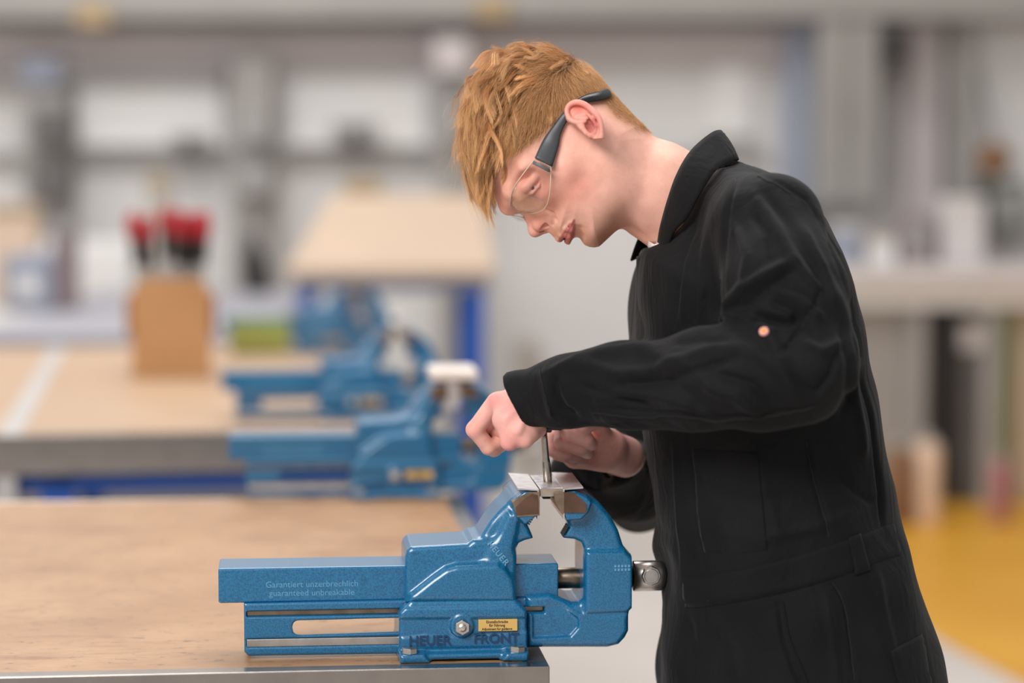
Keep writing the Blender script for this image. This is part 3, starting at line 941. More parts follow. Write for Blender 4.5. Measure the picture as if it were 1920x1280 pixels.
    arm = VP([(1040, 928), (1060, 923), (1090, 921), (1106, 929), (1126, 944), (1146, 968), (1160, 994), (1169, 1022), (1176, 1036), (1188, 1046), (1188, 1138), (1178, 1146), (1178, 1182), (1173, 1196), (1160, 1208), (1140, 1213), (986, 1213), (986, 1118), (1030, 1114), (1042, 1117), (1072, 1130), (1086, 1130), (1096, 1121), (1096, 1030), (1091, 1018), (1078, 1012), (1058, 1010), (1054, 1005), (1062, 992), (1066, 984), (1059, 970), (1055, 962)], -41)
    g.prism(arm, 41, 7)
    g.prism(VP([(1057, 923), (1078, 921), (1100, 930), (1110, 942), (1103, 962), (1090, 974), (1062, 976), (1057, 962)], -57), 57, 2.5, 5)
    g.prism(VP([(1098, 1046), (1100, 1034), (1172, 1032), (1188, 1048), (1188, 1138), (1178, 1148), (1098, 1152)], -46), 46, 5, 5)
    g.prism(VP([(990, 1150), (1062, 1138), (1100, 1152), (1178, 1150), (1178, 1184), (1160, 1208), (1140, 1213), (990, 1213)], -44), 44, 6, 4)
    rail = VP([(457, 1131), (990, 1120), (990, 1222), (466, 1230), (458, 1222)], -36)
    g.prism(rail, 36, 2.5)
    slot = VP([(548, 1176), (550, 1168), (555, 1164), (562, 1163), (770, 1158), (770, 1184), (562, 1191), (555, 1190), (550, 1186)], -36)
    g.prism(slot, 80, 0.5, 1, 's')
    hol = VP([(470, 1136), (760, 1132), (760, 1240), (470, 1240)], -36)
    g.prism(hol, 29, 0.5, 1, 's')
    far = VP([(440, 1128), (775, 1126), (775, 1245), (440, 1245)], -36)
    g.prism(far, 20, 0.5, 1, 's', yc=40)
    for y in (-36, 36):
        gr = VP([(462, 1146), (1020, 1136), (1020, 1147), (462, 1157)], -36)
        g.prism(gr, 6, 0.5, 1, 's', yc=y)
        gr = VP([(462, 1198), (1020, 1186), (1020, 1203), (462, 1214)], -36)
        g.prism(gr, 2, 0.5, 1, 's', yc=y)
    pocket = VP([(1032, 1136), (1052, 1134), (1084, 1160), (1084, 1176), (1070, 1192), (1000, 1196), (1000, 1152)], -44)
    g.prism(pocket, 3.5, 2, 4, 's', yc=-44)
    g.prism(VP([(1040, 979), (1072, 979), (1080, 1000), (1074, 1016), (1040, 1016)], -40), 38, 1.0, 2, 's', yc=20)
    jaw = put_grid(g, 'sliding_jaw', M['vblue'], root)
    for s in (-1,):
        yl = 30 * s
        for (a_, b_, nm, mt) in (((463, 1156), (1019, 1137), 'dark_guide_strip', M['darksteel']), ((463, 1213), (1019, 1187), 'bright_guide_strip', M['brightsteel'])):
            p = V(a_[0], a_[1], -36); q = V(b_[0], b_[1], -36)
            h = abs(V(463, 1199, -36)[1] - V(463, 1213, -36)[1]) if nm.startswith('bright') else abs(V(463, 1147, -36)[1] - V(463, 1156, -36)[1])
            dp = (35.2 if nm.startswith('bright') else 31.0)
            bm = bmesh.new()
            y0, y1 = sorted((s * (dp - 3), s * dp))
            add_box(bm, mm((p[0], y0, p[1])), mm((q[0], y1, p[1] + h)), 0.0004)
            from_bm(nm, bm, mt, jaw)
    q = V(1166, 1066, -46)
    bm = bmesh.new()
    for i in range(5):
        for j in range(2):
            x = q[0] - 8 + i * 3.6; z = q[1] + 1.6 - j * 3.8
            add_box(bm, mm((x, -46.7, z)), mm((x + 2.4, -45.5, z + 2.6)), 0.0003)
    from_bm('cast_marks', bm, M['faint'], jaw)  # lighter colour paints in the highlight on the small pads
    # ---- screw and spindle head
    zs = V(1070, 1083, 0)[1]
    xs0 = V(960, 1083, 0)[0]; xs1 = V(1192, 1083, 0)[0]
    bm = bmesh.new(); add_cyl(bm, mm((xs0, 0, zs)), mm((xs1, 0, zs)), 0.0112, None, 32); from_bm('screw', bm, M['darksteel'], root, True)
    xh = V(1187, 1079, 0)[0]; xe = V(1248, 1079, 0)[0]; zh = V(1218, 1079, 0)[1]
    L_ = (xe - xh) * 0.001
    bm = bmesh.new(); add_lathe(bm, [(0, 0.0155), (0.0005, 0.0163), (L_ - 0.007, 0.0163), (L_ - 0.003, 0.0155), (L_ - 0.0005, 0.0125), (L_, 0.009)], mm((xh, 0, zh)), mm((xh + 1, 0, zh)), 40)
    from_bm('spindle_head', bm, M['brightsteel'], root, True)
    q = V(1221, 1079, -17)
    bm = bmesh.new()
    add_cyl(bm, mm((q[0], -19.5, q[1])), mm((q[0], 19.5, q[1])), 0.0105, None, 8)
    bmesh.ops.bevel(bm, geom=bm.edges[:], offset=0.0008, segments=1, affect='EDGES')
    add_lathe(bm, [(0.0, 0.0078), (0.0012, 0.0072)], mm((q[0], -19.5, q[1])), mm((q[0], -20.5, q[1])), 24)
    from_bm('handle_boss', bm, M['brightsteel'], root)
    # ---- jaw plates, browned steel, and their worn rims
    for pts, rim, nm in (([(968, 965), (967, 951), (985, 935), (997, 926), (1008, 928), (1010, 963)], [(961, 942), (972, 932), (992, 922), (1012, 922), (1012, 966), (970, 969)], 'jaw_plate'),
                         ([(1058, 923), (1076, 923), (1099, 944), (1099, 961), (1058, 961)], [(1040, 937), (1040, 925), (1058, 921.5), (1058, 962), (1054, 964)], 'jaw_plate')):
        bm = bmesh.new(); add_prism(bm, VP(pts, -58.6), -58.8, 58.8); bmesh.ops.scale(bm, vec=(0.001,) * 3, verts=bm.verts[:])
        j = from_bm(nm, bm, M['rustysteel'], root)
        bm = bmesh.new(); add_prism(bm, VP(rim, -57.8), -58.0, 58.0); bmesh.ops.scale(bm, vec=(0.001,) * 3, verts=bm.verts[:])
        from_bm('worn_rim', bm, M['rustyedge'], j)
    # ---- pipe-jaw teeth, one by one
    for (x0, y0, x1, y1, n, sg) in ((1000, 968, 990, 984, 4, 1), (1066, 985, 1055, 1004, 5, -1)):
        for i in range(n):
            tt = (i + 0.5) / n
            q = V(x0 + (x1 - x0) * tt, y0 + (y1 - y0) * tt, -42)
            bm = bmesh.new()
            add_box(bm, (-0.0011, -0.0425, -0.0009), (0.0011, -0.026 if sg < 0 else 0.042, 0.0009))
            o = from_bm('jaw_tooth', bm, M['toothdark'] if sg < 0 else M['vblue'], root)
            o.location = mm((q[0] + 0.3 * sg, 0, q[1])); o.rotation_euler = (0, math.radians(30 * sg), 0)
    return root

vise = make_vise()
vise.location = VO; vise.rotation_euler = (0, 0, PSI1)
tag(vise, 'blue bench vice in sharp focus at the corner of the front workbench', 'vice', 'blue bench vices')
VLAB = ['blurred blue vice at the far end of the front workbench under pale jaw covers',
        'blurred blue vice at the near end of the rear workbench, third in the row',
        'most blurred blue vice, farthest back, with a lime green tray beneath its bar']
# row of further vices, each where its base meets its bench
for i, (px, py, psi) in enumerate([(741, 935, PSI1), (660, 788, PSI2), (602, 664, PSI2)]):
    o = copy_tree(vise)
    c = G(px, py, BENCH_Z)
    e = np.array([-math.sin(psi), math.cos(psi), 0]) * 0.06
    o.location = c + e; o.rotation_euler = (0, 0, psi)
    o['label'] = VLAB[i]
    if i == 0: V2 = o

def at_vise(x, y, z):
    return VO + ex * x * 0.001 + ey * y * 0.001 + np.array([0, 0, z * 0.001])

# aluminium jaw covers laid on the jaws
def jaw_cover(quad, label, yn=-57, yf=57, th=0.0016):
    zt = V(1000, 921, -57)[1] + 0.5
    o = empty('jaw_cover', tuple(at_vise(0, 0, zt)), PSI1); tag(o, label, 'jaw cover', 'jaw covers')
    bm = bmesh.new()
    top = [bm.verts.new((x * 0.001, y * 0.001, z * 0.001 + th)) for x, y, z in quad]
    bot = [bm.verts.new((x * 0.001, y * 0.001, z * 0.001)) for x, y, z in quad]
    bm.faces.new(top); bm.faces.new(bot[::-1])
    n = len(quad)
    for i in range(n): bm.faces.new((top[i], bot[i], bot[(i + 1) % n], top[(i + 1) % n]))
    from_bm('plate', bm, M['alu'], o)
    # the lip bent down over the jaw face
    xs = [q[0] for q in quad]
    xi = max(xs) if sum(xs) / len(xs) < V(1026, 921, 0)[0] else min(xs)
    s = -1 if xi == max(xs) else 1
    bm = bmesh.new(); add_box(bm, (min(xi, xi + s * 1.6) * 0.001, yn * 0.001, -0.030), (max(xi, xi + s * 1.6) * 0.001, yf * 0.001, 0.0012), 0.0003)
    from_bm('lip', bm, M['alu'], o)
    return o
xl0, xl1 = V(969, 920, -57)[0], V(1010.5, 921, -57)[0]
xr0, xr1 = V(1056, 918, -57)[0], V(1092, 917, -57)[0]
jaw_cover([(xl0 + 1, -57, 1.5), (xl1, -57, 0), (xl1, 57, 1.0), (xl0 + 1.5, 57, 2.5)], 'thin aluminium jaw cover on the left jaw of the front vice')
jaw_cover([(xr0, -56, 0.3), (xr1 + 1.5, -52, 1.2), (xr1 + 2, 50, 2.5), (xr0, 57, 2.5)], 'thin aluminium jaw cover on the right jaw of the front vice')
for (vx, lab) in ((V2, 'pale jaw covers on the second vice'),):
    r = empty('jaw_cover', tuple(vx.location)); r.rotation_euler = vx.rotation_euler; tag(r, 'pale blurred jaw cover lying across the jaws of the second vice', 'jaw cover', 'jaw covers')
    zt = (V(1000, 921, -57)[1] + 1) * 0.001
    box('plate', (0.055, -0.055, zt + 0.003), (0.127, 0.06, zt + 0.018), mat('cream_cover', lin(228, 214, 204), 0.5), r, 0.003)
    box('lip', (0.076, -0.056, zt - 0.04), (0.100, -0.0535, zt), M['alu'], r, 0.0005)

# workpiece clamped between the jaws
wa = V(1012, 931, -50); wb = V(1055, 914, -50)
wr = empty('workpiece', tuple(at_vise(0, 0, 0)), PSI1); tag(wr, 'small aluminium block clamped in the front vice, marked with violet layout ink', 'workpiece')
t = NT('inked_aluminium')
v = t.obj()
ink = t.ramp(t.noise(85, 3, 0.6, vec=v), [(0.52, (0, 0, 0, 1)), (0.62, (0.75, 0.75, 0.75, 1))])
t.col(t.mix(ink, (0.76, 0.72, 0.71, 1), (0.30, 0.25, 0.48, 1))); t.set(Metallic=0.85, Roughness=0.33); t.bump(t.noise(300, 2, vec=v), 0.08)
M['inkalu'] = t.m
M['millalu'] = mat('milled_aluminium', (0.62, 0.52, 0.42, 1), 0.33, 0.95, var=0.1, scale=80)
bm = bmesh.new()
add_box(bm, (wa[0] * 0.001, -0.050, wa[1] * 0.001), (wb[0] * 0.001, 0.052, wb[1] * 0.001), 0.0007)
blk = from_bm('block', bm, M['inkalu'], wr)
bm = bmesh.new(); add_box(bm, (wa[0] * 0.001 + 0.0006, -0.0505, wa[1] * 0.001 + 0.0006), (wb[0] * 0.001 - 0.0006, -0.0495, wb[1] * 0.001 - 0.0006), 0.0002); from_bm('milled_face', bm, M['millalu'], wr)
WT = wb[1]
xa_, za_ = V(1020, 938, -20); xb_, zb_ = V(1034, 930, -20)
bm = bmesh.new()
add_box(bm, (xa_ * 0.001, -0.01, za_ * 0.001), (xb_ * 0.001, 0.02, wa[1] * 0.001 + 0.001), 0.0005)
from_bm('drilled_boss', bm, M['black'], wr)

# green cloth hung over the bar of the last vice
V4 = o
cl = empty('green_cloth', tuple(V4.location), PSI2); tag(cl, 'lime green cloth hanging over the bar of the farthest vice', 'cloth')
bm = bmesh.new()
zc_ = [0.004, 0.02, 0.04, 0.06, 0.08, 0.094]
grid_ = [[bm.verts.new((-0.235 + 0.155 * i / 24, -0.043 - 0.003 * math.sin(i * 1.3) * (1.2 - z * 10), z)) for i in range(25)] for z in zc_]
for r0, r1 in zip(grid_, grid_[1:]):
    for i in range(24): bm.faces.new((r0[i], r0[i + 1], r1[i + 1], r1[i]))
r_ = bmesh.ops.extrude_face_region(bm, geom=bm.faces[:])
bmesh.ops.translate(bm, verts=[g for g in r_['geom'] if isinstance(g, bmesh.types.BMVert)], vec=(0, 0.002, 0))
from_bm('hanging_fold', bm, M['limeg'], cl, True)
box('hem', (-0.234, -0.049, 0.026), (-0.081, -0.0465, 0.044), mat('yellow_hem', lin(196, 190, 84), 0.6), cl, 0.0008)

# ------------------------------------------------------------------ the person
MY = 2.57                                     # distance of the person's mid plane
HO = P(1100, 300, MY)                         # origin of the body's millimetre frame
ROLL = math.radians(-8)                       # head tipped a little to the far side
cr_, sr_ = math.cos(ROLL), math.sin(ROLL)
def B(px, py, c=0.0):
    """photo point at depth c mm behind the mid plane -> body frame, mm"""
    return (P(px, py, MY + c * 0.001) - HO) * 1000
def unroll(p):
    p = np.asarray(p, dtype=float)
    return np.stack([p[..., 0], p[..., 1] * cr_ + p[..., 2] * sr_, -p[..., 1] * sr_ + p[..., 2] * cr_], -1)
def reroll(p):
    p = np.asarray(p, dtype=float)
    return np.stack([p[..., 0], p[..., 1] * cr_ - p[..., 2] * sr_, p[..., 1] * sr_ + p[..., 2] * cr_], -1)
def H(px, py, c=0.0):
    return unroll(B(px, py, c))
def H0(px, py):
    """photo point of the head's mid-plane profile -> (x, z) in the head frame"""
    b = B(px, py, 0)
    return (b[0], b[2] / cr_)
def mmw(p):
    """body frame mm -> world metres"""
    return np.asarray(p) * 0.001 + HO

person = empty('person', (HO[0] + 0.21, MY, 0.0))
PO = np.array(person.location)
tag(person, 'person with short ginger hair in black coveralls bending over the front vice, tapping a thread', 'person')

def body_np(name, v_mm, q, m, parent=None, smooth=True):
    par = parent or person
    v = mmw(v_mm) - PO
    return from_np(name, v, q, m, par, smooth)

# ---- skin
t = NT('skin')
at = t.n('ShaderNodeVertexColor', layer_name='Col')
v = t.obj()
fr = t.ramp(t.noise(330, 3, 0.6, vec=v), [(0.58, (0, 0, 0, 1)), (0.74, (0.16, 0.16, 0.16, 1))])
bl = t.ramp(t.noise(60, 4, 0.6, vec=v), [(0.35, (0.93, 0.90, 0.90, 1)), (0.65, (1.04, 1.04, 1.04, 1))])
c0 = t.mix(1.0, at.outputs['Color'], bl, 'MULTIPLY')
c1 = t.mix(fr, c0, lin(186, 118, 90))
t.col(c1)
t.set(Roughness=0.5, Specular_IOR_Level=0.35, Subsurface_Weight=0.22, Subsurface_Scale=0.004)
t.b.inputs['Subsurface Radius'].default_value = (1.0, 0.35, 0.2)
t.bump(t.noise(700, 2, 0.6, vec=v), 0.10, 0.0004)
M['skin'] = t.m

def rbf(ctrl, sig):
    """normalised gaussian interpolation of values given at photo points"""
    pts = np.array([H0(a, b) for a, b, *_ in ctrl]); val = np.array([c[2:] for c in ctrl], dtype=np.float32)
    def f(x, z):
        num = 0; den = 1e-9
        for (a, b), w in zip(pts, val):
            g = np.exp(-((x - a) ** 2 + (z - b) ** 2) / (2 * sig * sig)) + 1e-7
            num = num + g[..., None] * w; den = den + g
        return num / den[..., None]
    return f

HEAD_OUT = [(928, 372), (940, 386), (951, 395), (962, 397), (978, 401), (1000, 414), (1018, 427), (1027, 434), (1032, 438), (1037, 443), (1042, 447), (1049, 449.5), (1054, 448.5), (1057.5, 446.5),
            (1061, 450), (1067, 453), (1072, 452), (1077, 450.5), (1084, 452.5), (1090, 455), (1097, 459), (1105, 462), (1114, 463), (1123, 461), (1133, 452), (1148, 438), (1160, 427), (1172, 419),
            (1195, 400), (1215, 360), (1218, 310), (1214, 265), (1203, 238), (1186, 220), (1152, 184), (1116, 149), (1076, 121), (1030, 105), (985, 103), (945, 119), (917, 150), (899, 190), (892, 235),
            (895, 280), (904, 322), (915, 350)]
OUTXZ = np.array([H0(a, b) for a, b in HEAD_OUT])
wf = rbf([(1000, 290, 65, 62, .5), (1100, 230, 70, 70, .5), (1060, 165, 72, 70, .5), (980, 170, 70, 70, .5), (930, 250, 62, 60, .5), (905, 180, 62, 60, .5), (955, 365, 54, 46, .6), (985, 395, 46, 42, .9), (1040, 330, 66, 52, .55), (1075, 375, 61, 50, .58),
          (1028, 400, 46, 40, 1.0), (1055, 430, 44, 34, .85), (1040, 440, 38, 26, .8), (1085, 440, 40, 27, .7), (1112, 450, 30, 20, .55), (1140, 420, 46, 26, .5), (1155, 365, 57, 40, .5), (1140, 300, 63, 55, .5), (1190, 245, 56, 45, .5), (1150, 200, 66, 60, .5), (1200, 330, 52, 40, .5), (1100, 310, 66, 56, .5), (1112, 385, 55, 38, .55)], 19.0)
def half_width(x, z):
    s = -poly2d(x, z, OUTXZ)
    wr = wf(x, z)
    W, R, e = wr[..., 0], wr[..., 1], wr[..., 2]
    u = np.clip(1 - s / R, 0, 1)
    return W * np.maximum(1 - u * u, 0) ** e, s, W, R, e
def surf(px, py, out=0.0, it=4):
    """point of the near cheek seen at a photo point, head frame"""
    c = -40.0
    for _ in range(it):
        p = H(px, py, c)
        hw = float(half_width(np.array([p[0]]), np.array([p[2]]))[0][0])
        q = reroll(np.array([p[0], -hw, p[2]]))
        c = q[1]
    p = H(px, py, c)
    p[1] -= out
    return p

gh = Grid((-134, -90, -112), (132, 90, 118), 1.05)
x2 = gh.ax[0][:, None]; z2 = gh.ax[2][None, :]
x2, z2 = np.broadcast_arrays(x2, z2)
_, s2, W2, R2, E_ = half_width(x2, z2)
val = (np.abs(gh.ax[1])[None, :, None] / W2[:, None, :]) ** (1 / E_)[:, None, :] + np.maximum(1 - s2 / R2, 0)[:, None, :] ** 2 - 1
gr = np.gradient(val, gh.h)
gn = np.sqrt(gr[0] ** 2 + gr[1] ** 2 + gr[2] ** 2)
gh.F = np.clip(val / np.maximum(gn, 0.006), -60, 60).astype(np.float32)
del val, gr, gn
# neck
gh.cone(H(1152, 318, 0), H(1230, 350, 0), 45, 49, 16)
gh.cone(H(1230, 350, 0), H(1330, 402, 0), 49, 52, 4)
for s in (-1, 1):
    a = H(1138, 292, -52); b = H(1232, 440, -16)
    a[1] *= -s; b[1] *= -s
    gh.cone(a, b, 8, 7, 14)
gh.cone(H(1195, 425, 0), H(1222, 446, 0), 9, 8, 12)
# nose
gh.chain([H(984, 388), H(995, 404), H(1003.5, 431)], [5.0, 5.6, 6.6], 7)
gh.cone(H(1003.5, 431), H(1022, 428), 6.2, 5.0, 6)
for s in (-1, 1):
    def S(px, py, c):
        p = H(px, py, c); p[1] = s * abs(p[1]); return p
    gh.cone(S(1012, 420, -10), S(1023, 411, -15), 7.0, 7.8, 3)
    gh.cone(S(1024, 405, -14.5), S(1026, 417, -15.5), 5.6, 5.2, 3)
    gh.cone(S(1015, 430, -14), S(1026, 419, -20.0), 2.2, 3.2, 1.2, 's')
    # brow ridge, cheekbone, eye socket
    gh.chain([S(953, 386, -10), S(961, 356, -36), S(984, 318, -56)], [6.5, 7.5, 7], 10)
    gh.cone(S(1030, 350, -46), S(1062, 312, -55), 12, 10, 16)
    gh.ell(S(994, 352, -58), (15, 15, 15), 14, 's')
    gh.ell(S(1001, 350, -36), (13.3, 13.3, 13.3), 5)
    # lids
    gh.chain([S(981, 366, -42), S(989, 352, -48.5), S(1000, 339, -50.5), S(1013, 331, -48.5)], [1.3, 1.9, 1.9, 1.3], 1.5)
    gh.chain([S(982, 369, -42), S(998, 362, -48.5), S(1010, 349, -49.5), S(1014, 332, -48.5)], [1.2, 1.5, 1.5, 1.2], 1.5)
    gh.chain([S(987, 364, -46), S(998, 352, -50.5), S(1010, 338, -50)], [1.0, 2.7, 1.2], 0.8, 's')
    gh.chain([S(976, 372, -40), S(984, 352, -47), S(1002, 332, -51)], [3.5, 4, 3.5], 6)
# lips: rolls that follow the cheek surface round to the corner
def lip(pts, r, k, mode='u', out=-1.0):
    for s in (-1, 1):
        q = []
        for i_, (px, py) in enumerate(pts):
            o_ = out[i_] if hasattr(out, '__len__') else out
            p = surf(px, py, o_ if (px, py) != pts[-1] or mode == 's' else o_ - 1.6); p[1] = s * abs(p[1]); q.append(p)
        if pts[0][1] > 430: q[0][1] = 0
        gh.chain(q, r, k, mode)
lip([(1049, 446), (1054, 439), (1062, 427), (1070, 415)], [2.7, 2.7, 2.2, 0.7], 4, out=-0.9)
lip([(1066, 450), (1068, 441), (1071, 429), (1074, 416)], [3.3, 3.3, 2.5, 0.7], 4, out=-0.9)
lip([(1057.5, 449), (1060.5, 441), (1065, 429), (1069, 421)], [1.1, 1.0, 0.8, 0.4], 1.6, 's', out=[1.4, 2.1, 1.9, 1.4])
lip([(1026, 395), (1035, 401), (1039, 411), (1036, 422)], [0.8, 1.4, 1.5, 0.8], 4.0, 's', out=0.6)
lip([(1082, 453), (1084, 443), (1086, 430)], [3, 2.5, 1.5], 7, 's', out=2.2)
hv, hq = gh.mesh(2)

# colours of the skin
def to_px(p):
    """head frame -> photo px of the mid plane (for colouring by region)"""
    return 1100 + p[:, 0] / (MY / FPX * 1000), 300 - p[:, 2] * cr_ / (MY / FPX * 1000)
def blob(px, py, cx, cy, rx, ry=None, ang=0):
    ry = ry or rx
    ca, sa = math.cos(math.radians(ang)), math.sin(math.radians(ang))
    dx, dy = px - cx, py - cy
    return np.exp(-(((dx * ca + dy * sa) / rx) ** 2 + ((-dx * sa + dy * ca) / ry) ** 2))
HAIR_LINE = np.array([(700, 385), (890, 385), (908, 366), (922, 332), (938, 300), (956, 280), (974, 268), (1003, 258), (1032, 240), (1052, 222), (1064, 200), (1090, 186), (1122, 194), (1135, 204), (1152, 223), (1190, 243), (1212, 250), (1300, 250), (1300, 0), (700, 0)], dtype=np.float32)
def seen_px(p):
    w = reroll(p)
    Y = MY + w[:, 1] * 0.001
    k = Y / FPX * 1000
    return w[:, 0], w[:, 1], w[:, 2]
def seg_px(px, py, pts):
    d = np.full(px.shape, 1e9)
    for (ax_, ay_), (bx_, by_) in zip(pts, pts[1:]):
        ex_, ey_2 = bx_ - ax_, by_ - ay_
        t_ = np.clip(((px - ax_) * ex_ + (py - ay_) * ey_2) / (ex_ ** 2 + ey_2 ** 2), 0, 1)
        d = np.minimum(d, np.hypot(px - ax_ - ex_ * t_, py - ay_ - ey_2 * t_))
    return d, 0
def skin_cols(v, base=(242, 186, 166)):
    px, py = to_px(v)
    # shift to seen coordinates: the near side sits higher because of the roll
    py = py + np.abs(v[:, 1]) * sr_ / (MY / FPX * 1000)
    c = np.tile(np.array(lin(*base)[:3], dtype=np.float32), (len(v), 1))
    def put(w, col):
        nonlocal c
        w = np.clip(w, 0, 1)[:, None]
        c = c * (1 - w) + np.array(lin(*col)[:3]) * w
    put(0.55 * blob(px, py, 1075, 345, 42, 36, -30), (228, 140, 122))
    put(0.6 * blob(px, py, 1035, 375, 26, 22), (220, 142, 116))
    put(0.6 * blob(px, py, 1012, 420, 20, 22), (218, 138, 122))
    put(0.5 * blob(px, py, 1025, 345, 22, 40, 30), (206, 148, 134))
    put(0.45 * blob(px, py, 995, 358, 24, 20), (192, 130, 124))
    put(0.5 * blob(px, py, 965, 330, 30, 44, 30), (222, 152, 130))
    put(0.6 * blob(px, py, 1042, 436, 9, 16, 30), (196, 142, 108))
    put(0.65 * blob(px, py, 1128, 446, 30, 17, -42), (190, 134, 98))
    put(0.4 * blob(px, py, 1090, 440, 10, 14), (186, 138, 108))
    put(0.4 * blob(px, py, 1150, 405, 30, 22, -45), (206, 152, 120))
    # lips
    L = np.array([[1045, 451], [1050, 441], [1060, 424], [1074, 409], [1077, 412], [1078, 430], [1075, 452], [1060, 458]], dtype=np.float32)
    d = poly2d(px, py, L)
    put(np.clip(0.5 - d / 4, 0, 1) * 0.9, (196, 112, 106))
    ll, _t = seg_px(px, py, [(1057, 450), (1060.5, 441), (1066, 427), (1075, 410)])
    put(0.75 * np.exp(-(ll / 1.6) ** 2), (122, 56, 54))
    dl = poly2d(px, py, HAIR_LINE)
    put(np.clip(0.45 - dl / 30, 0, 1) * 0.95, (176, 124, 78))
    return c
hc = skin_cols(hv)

# ---- ears
ge = Grid((-32, -112, 8), (26, -58, 72), 0.62)
def E(px, py, out=0.0):
    return H(px, py, -75.5 - 0.23 * (px - 1062) - out)
EO = [(1064, 226), (1060, 213), (1064, 198), (1074, 189), (1086, 187), (1100, 192), (1114, 203), (1125, 217), (1130, 233), (1131, 250), (1130, 263), (1125, 272), (1119, 272), (1112, 262), (1103, 254), (1092, 244), (1082, 234)]
eo = np.array([(E(a, b)[0], E(a, b)[2]) for a, b in spline(EO, 4, True)])
ea, eb = E(1062, 230), E(1128, 230)
slope = (eb[1] - ea[1]) / (eb[0] - ea[0])
zsl = -math.tan(-ROLL)
def plate(x, y, z):
    d2 = poly2d(x, z, eo) + 2.2
    yc = ea[1] + slope * (x - ea[0]) + 0.14 * (z - ea[2])
    dy = np.abs(y - yc - 0.5) - 2.4 + 2.2
    return np.sqrt(np.maximum(d2, 0) ** 2 + np.maximum(dy, 0) ** 2) + np.minimum(np.maximum(d2, dy), 0) - 2.2
ge.op(plate)
def E2(px, py, out=0.0):
    p = E(px, py, out)
    p[1] += 0.14 * (p[2] - ea[2])
    return p
# root of the ear towards the head
ge.chain([E2(1078, 222, -6), E2(1100, 232, -12), E2(1112, 250, -11)], [7, 9, 7], 4)
ge.ell(E2(1106, 234, 3.2), (6.6, 8.5, 8.5), 3, 's')
ge.ell(E2(1104, 242, 2.0), (4.5, 9.0, 5.0), 2, 's')
ge.chain([E2(1072, 212, 3.4), E2(1080, 204, 3.2), E2(1094, 206, 3.6)], [3.4, 4.0, 3.0], 2, 's')
ge.chain([E2(1086, 219, 2.8), E2(1098, 219, 2.6)], [2.2, 2.4], 1.5, 's')
ge.chain([E2(1090, 198, 3.4), E2(1105, 207, 3.4), E2(1116, 220, 3.4), E2(1121, 234, 3.3)], [1.8, 1.8, 1.7, 1.3], 1.2, 's')
HX = [(1098, 227, 0.5), (1088, 229, 2), (1078, 228, 2.8), (1068, 222, 3), (1063, 209, 2.6), (1067, 197, 2.6), (1079, 191, 3.0), (1094, 194, 3.4), (1109, 205, 3.6), (1121, 218, 3.5), (1126.5, 232, 3.2), (1128, 247, 2.6), (1126, 261, 1.8), (1121, 267, 1.2)]
hxr = np.array([1.6, 2.1, 2.5, 2.6, 2.4, 2.4, 2.7, 2.9, 2.9, 2.7, 2.5, 2.4, 3.4, 3.6])
ge.chain([E2(*p) for p in spline(HX, 4)], list(spline(hxr[:, None], 4)[:, 0]), 0.9)
ge.chain([E2(1100, 212, 2.6), E2(1111, 222, 3.0), E2(1117.5, 236, 3.0), E2(1116, 248, 2.6), E2(1111, 253, 2.4)], [1.4, 2.0, 2.0, 1.9, 2.2], 2)
ge.chain([E2(1086, 235, 0.5), E2(1092, 240, 2.4), E2(1099, 249, 2.2), E2(1106, 255, 1.0)], [2.6, 2.6, 2.2, 2.2], 2.5)
ev, eq = ge.mesh(2, blur=1)
epx, epy = to_px(ev); epy = epy + np.abs(ev[:, 1]) * sr_ / (MY / FPX * 1000)
ec = np.tile(np.array(lin(231, 164, 148)[:3], dtype=np.float32), (len(ev), 1))
def putc(c, w, col):
    w = np.clip(w, 0, 1)[:, None]
    return c * (1 - w) + np.array(lin(*col)[:3]) * w
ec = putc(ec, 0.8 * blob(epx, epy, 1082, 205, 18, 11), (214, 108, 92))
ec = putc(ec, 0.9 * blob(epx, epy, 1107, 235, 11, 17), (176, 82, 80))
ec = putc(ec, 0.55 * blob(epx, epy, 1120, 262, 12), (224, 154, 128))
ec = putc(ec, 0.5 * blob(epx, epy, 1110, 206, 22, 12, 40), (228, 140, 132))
ev2 = ev * np.array([1, -1, 1]); eq2 = eq[:, ::-1]

# ---- hands (body frame, no roll)
def grip_hand(pieces, lo, hi, h=0.95):
    g = Grid(lo, hi, h)
    for kind, pts, r, k in pieces:
        g.chain([B(*p) for p in pts], r, k)
    return g
def bounds(pts, m):
    q = np.array([B(*p) for p in pts]); return q.min(0) - m, q.max(0) + m
# near hand (left hand, over the wrench)
NH = [
    ('palm', [(1030, 748, -96), (990, 756, -88)], [21, 21], 0),
    ('palm', [(990, 756, -88), (940, 757, -76)], [20, 13.5], 8),
    ('palm', [(990, 760, -90), (947, 786, -92)], [19, 13.5], 8),
    ('palm', [(990, 766, -88), (966, 812, -98)], [18, 12.0], 8),
    ('palm', [(992, 768, -84), (990, 808, -94)], [16, 11.5], 8),
    ('thumb', [(1000, 776, -70), (1012, 786, -54), (1013, 792, -36)], [11, 9.0, 7.5], 6),
    # index, reaching furthest: knuckle, bend, tip
    ('index', [(930, 754, -72), (890, 805, -66), (916, 838, -58), (938, 828, -52)], [10.2, 8.8, 8.0, 6.8], 3.0),
    ('fill', [(960, 800, -66), (930, 806, -50)], [12, 8], 3.0),
    ('middle', [(934, 764, -62), (900, 810, -44), (926, 842, -40), (946, 832, -38)], [9.5, 8.6, 7.8, 6.6], 2.0),
]
NH2 = [
    ('ring', [(948, 786, -96), (955, 828, -98), (984, 822, -74)], [10.5, 8.6, 8.0], 4.0),
    ('little', [(972, 806, -100), (984, 824, -100), (1012, 806, -82)], [10.0, 8.0, 7.0], 4.0),
]
